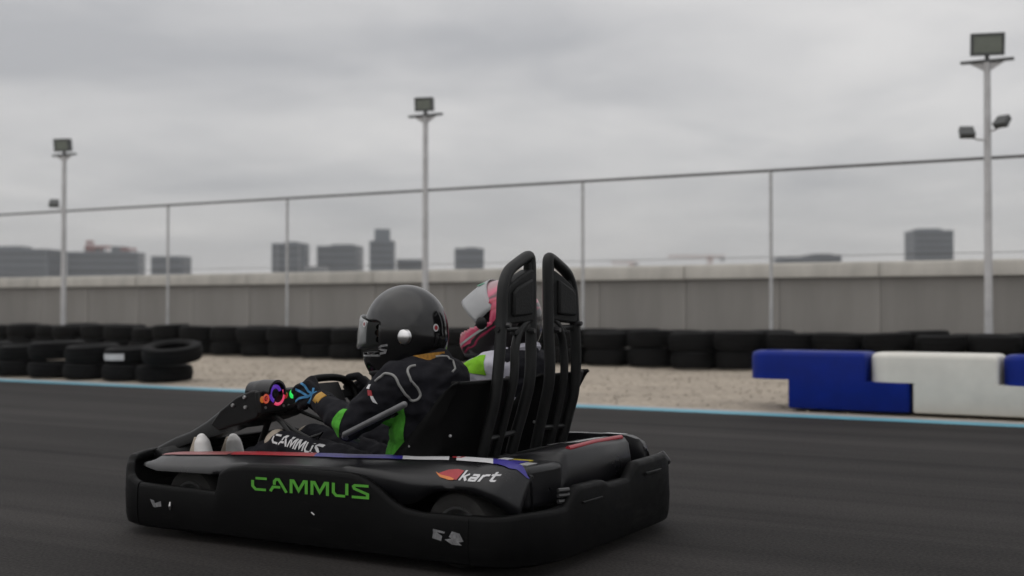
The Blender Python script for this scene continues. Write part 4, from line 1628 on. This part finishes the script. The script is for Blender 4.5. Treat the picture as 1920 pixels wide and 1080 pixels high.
def person(label, J, suit, helm_fn):
    root = thing('person', label, 'person', KO + Vector((J['pelvis'][0], J['pelvis'][1], 0.11)), 'riders seated in the go-kart', KO)
    m = MB()
    V = Vector
    pel, ch, nk, hd = V(J['pelvis']), V(J['chest']), V(J['neck']), V(J['head'])
    # torso: stacked ellipsoids blended by the remesh
    m.ball(pel, (0.135, 0.165, 0.115))
    m.ball(lerp3(pel, ch, 0.35), (0.125, 0.155, 0.13))
    m.ball(lerp3(pel, ch, 0.7), (0.13, 0.165, 0.13))
    m.ball(ch, (0.128, 0.18, 0.14))
    m.ball(ch + V((0.01, 0, 0.085)), (0.105, 0.17, 0.085))
    m.tube([pel, lerp3(pel, ch, 0.5), ch], [0.12, 0.122, 0.125], 16)
    m.limb([(ch + V((0.0, 0, 0.12)), 0.085), (nk, 0.066), (hd + V((0.02, 0, -0.08)), 0.062)])
    m.ball(hd, (0.098, 0.075, 0.112))
    for s_ in ('l', 'r'):
        sh, el, wr = V(J['sh_' + s_]), V(J['el_' + s_]), V(J['wr_' + s_])
        m.limb([(lerp3(ch + V((0, 0, 0.07)), sh, 0.55), 0.098), (sh, 0.082), (lerp3(sh, el, 0.45), 0.068), (el, 0.055), (lerp3(el, wr, 0.35), 0.054), (lerp3(el, wr, 0.9), 0.040), (wr, 0.036)])
        hp_, kn, an = V(J['hip_' + s_]), V(J['kn_' + s_]), V(J['an_' + s_])
        m.limb([(hp_, 0.098), (lerp3(hp_, kn, 0.5), 0.083), (kn, 0.062), (lerp3(kn, an, 0.35), 0.060), (an, 0.043)])
    b_ = body_mesh('body', m, suit, root, 0.008, 5, 0.0095, 15)
    # head: balaclava with nose, brow and eyes
    m = MB()
    m.ball(hd, (0.103, 0.080, 0.118), 20, 14)
    m.limb([(hd + V((-0.094, 0, 0.012)), 0.012), (hd + V((-0.116, 0, -0.018)), 0.014)])
    m.ball(hd + V((-0.075, 0, -0.085)), (0.032, 0.038, 0.03))
    m.ball(hd + V((-0.085, 0, 0.03)), (0.022, 0.06, 0.016))
    m.limb([(hd + V((0.02, 0, -0.06)), 0.078), (nk, 0.072)])
    hb = body_mesh('balaclava', m, BALA, root, 0.006, 4)
    m = MB()
    rows = []
    for k_ in range(9):
        a = R(-40 + 10 * k_)
        rows.append([hd + V((-math.cos(a) * 0.1075 * c_, math.sin(a) * 0.0835 * c_, z_)) for z_, c_ in ((-0.006, 1.0), (0.008, 1.0), (0.022, 0.985))])
    m.loft(rows)
    m.build('eye_opening', SKIN, hb)
    for s_ in (-1, 1):
        m = MB()
        m.ball(hd + V((-0.095, s_ * 0.034, 0.008)), 0.0125)
        m.build('eye', EYE, hb)
    return root, b_


def hand(root, c, n_, u_, o_, wr, blue=True, tab=True):
    """a gloved hand closed round a rim tube at c; u_ along the rim (thumb end up), o_ away from the wheel centre, n_ towards the rider"""
    m = MB()
    c, wr = Vector(c), Vector(wr)

    def at(ang, r_, s_):
        return c + (n_ * math.cos(R(ang)) + o_ * math.sin(R(ang))) * r_ + u_ * s_
    lens = (0.94, 1.0, 0.95, 0.8)
    offs = (0.034, 0.011, -0.012, -0.034)
    for ln, s_ in zip(lens, offs):
        m.limb([(at(28, 0.050, s_ * 0.9), 0.0145), (at(78, 0.042, s_), 0.0135), (at(78 + 58 * ln, 0.036, s_), 0.0125), (at(78 + 112 * ln, 0.031, s_ * 0.98), 0.0115), (at(78 + 150 * ln, 0.029, s_ * 0.96), 0.0105)])
    for s_ in offs:
        m.limb([(at(28, 0.050, s_ * 0.9), 0.0155), (lerp3(at(10, 0.06, s_ * 0.6), wr, 0.55), 0.019), (wr, 0.024)])
    # thumb leaves the side of the palm and closes over the inside of the rim
    m.limb([(lerp3(at(0, 0.055, 0.02), wr, 0.5), 0.019), (at(-12, 0.048, 0.046), 0.016), (at(-55, 0.036, 0.056), 0.0135), (at(-110, 0.030, 0.052), 0.012)])
    g = body_mesh('glove', m, GLOVE, root, 0.0042, 3)
    bvg = BVHTree.FromObject(g, bpy.context.evaluated_depsgraph_get())
    if blue:
        # printed bands over knuckles and the back of the hand, cast onto the glove from outside
        m = MB()
        cn = (n_ * 0.55 + o_).normalized()
        ax = (wr - c)
        ax = (ax - cn * ax.dot(cn)).normalized()
        ay = cn.cross(ax)

        def gf(u, v):
            st_ = c + ax * u + ay * v + cn * 0.2
            hit, nr, _, _ = bvg.ray_cast(st_, -cn, 0.4)
            return None if hit is None else hit + cn * 0.0018
        for poly in ([(-0.034, -0.040), (-0.012, -0.022), (0.02, -0.004), (0.034, 0.012), (0.05, 0.024)], [(-0.036, 0.006), (-0.01, 0.004), (0.02, -0.002)],
                     [(-0.03, 0.036), (-0.006, 0.030), (0.014, 0.016), (0.034, 0.012)], [(0.030, -0.034), (0.036, -0.01), (0.036, 0.012), (0.030, 0.034)]):
            lay(m, strip(poly, 0.0085), gf, 6)
        m.build('glove_print', GLOVEB, g)
    if tab:
        m = MB()
        cn2 = (o_ * 0.8 + n_ * 0.1 + Vector((0, 0, 0.5))).normalized()
        d_ = (tab - wr).normalized()
        w_ = d_.cross(cn2).normalized()
        p0 = wr + d_ * 0.012
        quad = [p0 - w_ * 0.022, p0 + w_ * 0.022, p0 + d_ * 0.035 + w_ * 0.024, p0 + d_ * 0.035 - w_ * 0.024]
        rows = []
        for k_ in range(5):
            row = []
            for j_ in range(5):
                q = quad[0].lerp(quad[1], j_ / 4).lerp(quad[3].lerp(quad[2], j_ / 4), k_ / 4)
                row.append(q + cn2 * (0.050 - 0.006 * abs(j_ - 2) ** 1.5 / 2))
            rows.append(row)
        m.loft(rows)
        m.build('cuff_tab', GOLD, g, solid=0.004)
    # cuff
    m = MB()
    dd = (Vector(tab) - wr).normalized() if tab else Vector((1, 0, 0))
    m.tube([wr - dd * 0.012, wr + dd * 0.02, wr + dd * 0.05], [0.034, 0.040, 0.045], 16)
    m.build('cuff', GLOVE, g)
    return g


def shoe(root, heel, toe, mat=SHOE):
    heel, toe = Vector(heel), Vector(toe)
    m = MB()
    m.limb([(heel, 0.040), (lerp3(heel, toe, 0.35), 0.040), (lerp3(heel, toe, 0.7), 0.039), (lerp3(heel, toe, 0.9), 0.033), (toe, 0.022)])
    d = (toe - heel).normalized()
    m.limb([(heel + Vector((0.04, 0, 0.05)), 0.042), (lerp3(heel, toe, 0.4) + Vector((0.016, 0, 0)), 0.036)])
    s_ = body_mesh('shoe', m, mat, root, 0.006, 4)
    m = MB()
    off = Vector((-0.036, 0, -0.012))
    m.tube([heel + off * 0.9 - d * 0.01, lerp3(heel, toe, 0.4) + off, lerp3(heel, toe, 0.8) + off * 0.9, toe + off * 0.6 + d * 0.012], [0.026, 0.030, 0.031, 0.012], 12, flat=1.0)
    m.build('sole', TAN, s_)
    return s_


# ---- helmets --------------------------------------------------------
def helmet_pt(th, el, a, b_, c_, chin):
    """surface of a full-face shell; th azimuth from the front, el -1..1 from bottom rim to crown"""
    if el >= 0:
        ph = el * PI / 2
        r_ = math.cos(ph)
        z_ = c_ * math.sin(ph)
        f_ = 0.0
    else:
        k_ = -el
        r_ = 1.0 - 0.10 * k_ ** 2
        z_ = -0.155 * k_
        f_ = k_
    ct, st_ = math.cos(th), math.sin(th)
    x_ = -a * r_ * ct
    y_ = b_ * r_ * st_
    if ct > 0:
        x_ -= (chin * min(1.0, f_ * 1.3) - 0.030 * max(0.0, (f_ - 0.62) / 0.38) ** 2) * ct ** 1.5        # the chin bar juts forward and rolls under
        z_ -= 0.015 * f_ * ct ** 2
    else:
        x_ += 0.03 * f_ * ct * ct * 1.0 - 0.0               # the back tucks in
        x_ -= 0.055 * f_ * f_ * ct * ct
        z_ += 0.035 * f_ * (-ct)
    return Vector((x_, y_, z_))


def helmet(root, hc, pitch, mat, dims, chin, port, visor_mat, visor_up, vz=(0.062, 0.138, 84, 0.012), name='helmet'):
    a, b_, c_ = dims
    rot = Matrix.Rotation(R(pitch), 3, 'Y')
    hc = Vector(hc)
    nt_, ne = 72, 40

    def P(th, el, off=0.0):
        v = helmet_pt(th, el, a + off, b_ + off, c_ + off, chin)
        return hc + rot @ v
    m = MB()
    idx = {}
    vs, fs = [], []
    els = [-1 + 2 * i / ne for i in range(ne + 1)]
    for i, el in enumerate(els):
        for k_ in range(nt_):
            vs.append(P(2 * PI * k_ / nt_, el))
    for i in range(ne):
        for k_ in range(nt_):
            th = 2 * PI * (k_ + 0.5) / nt_
            if th > PI:
                th -= 2 * PI
            el = (els[i] + els[i + 1]) / 2
            v = helmet_pt(th, el, a, b_, c_, chin)
            if port(abs(math.degrees(th)), v.z):
                continue
            fs.append((i * nt_ + k_, i * nt_ + (k_ + 1) % nt_, (i + 1) * nt_ + (k_ + 1) % nt_, (i + 1) * nt_ + k_))
    m.add(vs, fs)
    h = m.build(name, mat, root, solid=0.014, angle=70)
    # lower trim roll
    m = MB()
    m.tube([P(2 * PI * k_ / 40, -1.0) for k_ in range(40)], 0.011, 8, closed=True)
    m.build('neck_roll', BALA, h)
    # visor
    m = MB()
    rows = []
    piv = Vector((0.0, 0, -0.005))
    rv = Matrix.Rotation(R(visor_up), 3, 'Y')
    for e_i in range(9):
        row = []
        for k_ in range(25):
            th = R(-vz[2] + vz[2] / 12 * k_)
            z_ = vz[0] - vz[1] * e_i / 8
            el = math.asin(max(-1, min(1, z_ / c_))) / (PI / 2) if z_ >= 0 else z_ / 0.155
            v = helmet_pt(th, el, a + vz[3], b_ + 0.010, c_ + 0.012, chin * 0.75)
            z_t = 1 - 0.35 * (abs(th) / R(vz[2])) ** 2
            v.z = v.z * z_t
            row.append(hc + rot @ (piv + rv @ (v - piv)))
        rows.append(row)
    m.loft(rows)
    vo_ = m.build('visor', visor_mat, h, solid=0.003, angle=80)
    # pivot discs
    for s_ in (-1, 1):
        m = MB()
        q = hc + rot @ Vector((0.075 if visor_up < 10 else -0.02, s_ * (b_ + 0.004 - (0.012 if visor_up < 10 else 0)), -0.022))
        m.lathe([(0.0, s_ * 0.012), (0.014, s_ * 0.012), (0.026, s_ * 0.005), (0.030, -s_ * 0.006)], q, 'y', 20)
        m.build('visor_pivot', CHROME if visor_up < 10 else PLASTIC, h)
    return h, P, rot


# ---- driver ---------------------------------------------------------
RIM_L = WC + Vector((0, -0.150, 0))
RIM_R = WC + Vector((0, 0.150, 0))
JD = dict(pelvis=(1.10, 0.36, 0.225), chest=(1.165, 0.36, 0.53), neck=(1.115, 0.36, 0.665), head=(1.035, 0.36, 0.775),
          sh_l=(1.125, 0.195, 0.605), sh_r=(1.115, 0.525, 0.605), el_l=(0.965, 0.125, 0.455), el_r=(0.93, 0.60, 0.455),
          wr_l=tuple(RIM_L + Vector((0.085, -0.022, -0.012))), wr_r=tuple(RIM_R + Vector((0.085, 0.022, -0.005))),
          hip_l=(1.06, 0.28, 0.215), hip_r=(1.06, 0.44, 0.215), kn_l=(0.535, 0.272, 0.342), kn_r=(0.53, 0.452, 0.350), an_l=(0.235, 0.255, 0.19), an_r=(0.235, 0.425, 0.19))
driver, dbody = person('driver in a black suit and glossy black helmet gripping the steering wheel', JD, SUIT, None)
hand(driver, RIM_L, WN, WU, Vector((0, -1, 0)), JD['wr_l'], True, Vector(JD['el_l']))
hand(driver, RIM_R, WN, WU, Vector((0, 1, 0)), JD['wr_r'], True, Vector(JD['el_r']))
shoe(driver, (0.165, 0.25, 0.135), (0.125, 0.25, 0.352))
shoe(driver, (0.165, 0.425, 0.135), (0.132, 0.425, 0.337))
for yy in (0.272, 0.452):
    m = MB()
    m.ball((0.497, yy, 0.352), (0.046, 0.052, 0.056), 18, 12, Matrix.Rotation(R(20), 3, 'Y'))
    m.build('knee_pad', TAN, driver)
# suit markings
bvd = bvh_of(dbody)
SD = Vector((0, 1, 0))
body_f = rays(bvd, lambda u, v: Vector((u, -0.6, v)), SD, 0.0028)
body_f2 = rays(bvd, lambda u, v: Vector((u, -0.6, v)), SD, 0.0036)
bs, wid = bands('CAMMUS', 0.16, 0.20)
m = MB()
a_ = R(8.5)
for bd in bs:
    ff = lambda u, v: body_f(0.522 + (0.235 * u / wid) * math.cos(a_) + 0.036 * v * math.sin(a_), 0.362 - (0.235 * u / wid) * math.sin(a_) + 0.034 * v)
    lay(m, bd, ff, 3)
m.build('leg_lettering', WHITE, dbody)
m = MB()
patch(m, ([(0.948, 0.516), (0.922, 0.482), (0.914, 0.45), (0.925, 0.415)], [(0.985, 0.518), (0.966, 0.482), (0.962, 0.45), (0.943, 0.414)]), body_f, 6)
m.build('elbow_patch', GREENF, dbody)
m = MB()
patch(m, ([(1.01, 0.43), (1.09, 0.50), (1.165, 0.53)], [(1.02, 0.33), (1.09, 0.34), (1.14, 0.37)]), rays(bvd, lambda u, v: Vector((u, 0.15, v)), SD, 0.004), 8)
m.build('side_panel', GREENF, dbody)
m = MB()
patch(m, ([(0.52, 0.325), (0.60, 0.317)], [(0.53, 0.30), (0.60, 0.30)]), body_f, 6)
m.build('knee_stripe', GREENF, dbody)


def surf_tube(pts, f2, r_, name, parent, mat=PIPING):
    q = [f2(a, b_) for a, b_ in [(v.x, v.y) for v in smooth_path([(a, b_, 0) for a, b_ in pts], 5)]]
    q = [v for v in q if v is not None]
    if len(q) < 3:
        return None
    m = MB()
    m.tube(q, r_, 8, flat=1.0)
    return m.build(name, mat, parent)


surf_tube([(1.085, 0.618), (1.107, 0.634), (1.125, 0.646), (1.165, 0.632), (1.188, 0.572), (1.193, 0.551), (1.211, 0.552), (1.218, 0.574), (1.198, 0.630), (1.182, 0.655), (1.182, 0.668), (1.192, 0.672)], body_f, 0.0048, 'shoulder_piping', dbody)
surf_tube([(1.210, 0.700), (1.225, 0.702), (1.238, 0.696), (1.262, 0.667), (1.270, 0.645)], body_f, 0.004, 'shoulder_piping', dbody)
m = MB()
patch(m, ([(1.052, 0.606), (1.068, 0.606)], [(1.052, 0.592), (1.068, 0.590)]), body_f, 4)
m.build('sleeve_badge', WHITE, dbody)
m = MB()
patch(m, ([(1.072, 0.570), (1.086, 0.566)], [(1.086, 0.545), (1.102, 0.538)]), body_f, 4)
m.build('sleeve_badge', WHITE, dbody)
m = MB()
patch(m, ([(1.060, 0.588), (1.080, 0.586)], [(1.066, 0.568), (1.084, 0.566)]), body_f2, 4)
m.build('sleeve_badge', REDP, dbody)


def port_d(th, z_):
    return th < 80 and -0.095 < z_ < 0.020


hd_h, HPf, hrot = helmet(driver, (1.045, 0.36, 0.797), 2, HELM, (0.158, 0.130, 0.158), 0.012, port_d, VISORS, 6, (0.026, 0.122, 62, 0.034))
bvh_h = bvh_of(hd_h)
hf = rays(bvh_h, lambda u, v: Vector((u, -0.2, v)), SD, 0.0022)
hf2 = rays(bvh_h, lambda u, v: Vector((u, -0.2, v)), SD, 0.0034)


def disc_patch(mb, u, v, r_, f2, n=14):
    c_ = f2(u, v)
    if c_ is None:
        return
    ring = [f2(u + r_ * math.cos(2 * PI * k_ / n), v + r_ * math.sin(2 * PI * k_ / n)) for k_ in range(n)]
    if any(q is None for q in ring):
        return
    mb.add([c_] + ring, [(0, 1 + k_, 1 + (k_ + 1) % n) for k_ in range(n)])


vis = [c_ for c_ in hd_h.children if c_.name.startswith('visor') and 'pivot' not in c_.name][0]
vf = rays(bvh_of(vis), lambda u, v: Vector((u, -0.2, v)), SD, 0.003)
vf2 = rays(bvh_of(vis), lambda u, v: Vector((u, -0.2, v)), SD, 0.0042)


def shell_disc(th0, el0, r_, off, n=16):
    pts = [HPf(R(th0), el0, off)] + [HPf(R(th0) + r_ / 0.15 * math.cos(2 * PI * k_ / n), el0 + r_ / 0.24 * math.sin(2 * PI * k_ / n), off) for k_ in range(n)]
    mb = MB()
    mb.add(pts, [(0, 1 + k_, 1 + (k_ + 1) % n) for k_ in range(n)])
    return mb


shell_disc(-163, 0.05, 0.013, 0.0088).build('helmet_sticker', WHITE, hd_h)
shell_disc(-163, 0.05, 0.0075, 0.0098).build('helmet_sticker', REDP, hd_h)
for f1_, r_, mt_ in ((vf, 0.012, WHITE), (vf2, 0.0065, DREDP)):
    m = MB()
    disc_patch(m, 0.942, 0.817, r_, f1_)
    if m.v:
        m.build('visor_sticker', mt_, vis)
m = MB()
for poly in ([(1.058, 0.742), (1.030, 0.738), (1.018, 0.730), (1.030, 0.724), (1.050, 0.722), (1.046, 0.714), (1.022, 0.710)],):
    lay(m, strip(poly, 0.008), hf, 4)
m.build('chin_emblem', GREYP, hd_h)
# amber label on the neck collar
m = MB()
m.tube([(1.115 + 0.083 * math.cos(2 * PI * k_ / 30), 0.36 + 0.085 * math.sin(2 * PI * k_ / 30), 0.678 + 0.02 * math.cos(2 * PI * k_ / 30)) for k_ in range(30)], 0.022, 8, closed=True)
m.build('collar', SUIT, driver)
m = MB()
rows = []
for k_ in range(7):
    a = R(-72 + 11 * k_)
    rows.append([(1.115 + (0.1085) * math.cos(a), 0.36 + 0.1105 * math.sin(a), 0.682 + dz + 0.02 * math.cos(a)) for dz in (-0.016, -0.004, 0.004, 0.016)])
m.loft(rows)
m.build('collar_label', PADY, driver)

# ---- passenger -------------------------------------------------------
PIM_L = PC + Vector((0, -0.150, 0))
PIM_R = PC + Vector((0, 0.150, 0))
JP = dict(pelvis=(1.12, 0.955, 0.235), chest=(1.20, 0.955, 0.545), neck=(1.17, 0.955, 0.69), head=(1.105, 0.955, 0.815),
          sh_l=(1.165, 0.79, 0.625), sh_r=(1.165, 1.12, 0.625), el_l=(0.93, 0.755, 0.53), el_r=(0.93, 1.19, 0.49),
          wr_l=tuple(PIM_L + Vector((0.085, -0.012, 0.0))), wr_r=tuple(PIM_R + Vector((0.085, 0.022, -0.005))),
          hip_l=(1.08, 0.875, 0.215), hip_r=(1.08, 1.035, 0.215), kn_l=(0.56, 0.865, 0.335), kn_r=(0.56, 1.045, 0.335), an_l=(0.27, 0.875, 0.18), an_r=(0.27, 1.045, 0.18))
pas, pbody = person('passenger in a white and lime suit and pink helmet with raised visor', JP, SUITW, None)
hand(pas, PIM_L, PN, PU, Vector((0, -1, 0)), JP['wr_l'], False, Vector(JP['el_l']))
hand(pas, PIM_R, PN, PU, Vector((0, 1, 0)), JP['wr_r'], False, Vector(JP['el_r']))
shoe(pas, (0.20, 0.875, 0.125), (0.15, 0.875, 0.31), GLOVE)
shoe(pas, (0.20, 1.045, 0.125), (0.15, 1.045, 0.31), GLOVE)
pbody.data.materials.append(SUIT)
for q in pbody.data.polygons:
    if (q.center.x > 1.20 and q.center.y > 0.80 and q.center.z > 0.52) or (q.center.x > 1.215 and q.center.z > 0.665) or q.center.z < 0.43 - 0.25 * max(0.0, q.center.x - 1.15):
        q.material_index = 1
bvp = bvh_of(pbody)
pf = rays(bvp, lambda u, v: Vector((u, 0.5, v)), SD, 0.003)
m = MB()
patch(m, ([(1.00, 0.63), (1.08, 0.672), (1.13, 0.690), (1.160, 0.692)], [(1.00, 0.62), (1.08, 0.625), (1.13, 0.618), (1.180, 0.612)]), pf, 8)
m.build('shoulder_patch', LIMEF, pbody)
m = MB()
m.tube([(1.17 + 0.085 * math.cos(2 * PI * k_ / 30), 0.955 + 0.087 * math.sin(2 * PI * k_ / 30), 0.70 + 0.02 * math.cos(2 * PI * k_ / 30)) for k_ in range(30)], 0.022, 8, closed=True)
m.build('collar', SUITW, pas)


def port_p(th, z_):
    return th < 96 and (-0.012 - 0.082 * max(0.0, math.cos(R(th)))) < z_ < 0.055


ph_, PPf, prot = helmet(pas, (1.115, 0.955, 0.835), 6, HPINK, (0.160, 0.130, 0.150), 0.030, port_p, VISOR, 42)
bvq = bvh_of(ph_)
qf = rays(bvq, lambda u, v: Vector((u, 0.5, v)), SD, 0.0025)
m = MB()
lay(m, strip([(1.115, 0.80), (1.06, 0.772), (1.0, 0.742), (0.955, 0.722)], 0.010), qf, 6)
m.build('helmet_stripe', PALEP, ph_)
m = MB()
lay(m, strip([(0.985, 0.715), (0.972, 0.695)], 0.012), qf, 6)
m.build('helmet_stripe', BLACKP, ph_)
m = MB()
m.box((1.045, 0.905, 0.972), (0.035, 0.03, 0.006), Matrix.Rotation(R(-18), 3, 'Y'))
m.build('helmet_vent', MINT, ph_, bevel=0.002)

# ------------------------------------------------------------------ haze round everything
HZ = bpy.data.materials.new('haze_air')
HZ.use_nodes = True
t = HZ.node_tree
for n in list(t.nodes):
    if n.type != 'OUTPUT_MATERIAL':
        t.nodes.remove(n)
pv = N(t, 'ShaderNodeVolumePrincipled')
pv.inputs['Color'].default_value = (0.93, 0.94, 0.95, 1)
pv.inputs['Density'].default_value = 0.00032
pv.inputs['Anisotropy'].default_value = 0.0
t.links.new(pv.outputs[0], [n for n in t.nodes if n.type == 'OUTPUT_MATERIAL'][0].inputs['Volume'])
m = MB()
m.box((0, 0, 29.5), (3100, 3100, 61.0))
o = m.build('haze', HZ)
tag(o, kind='stuff')
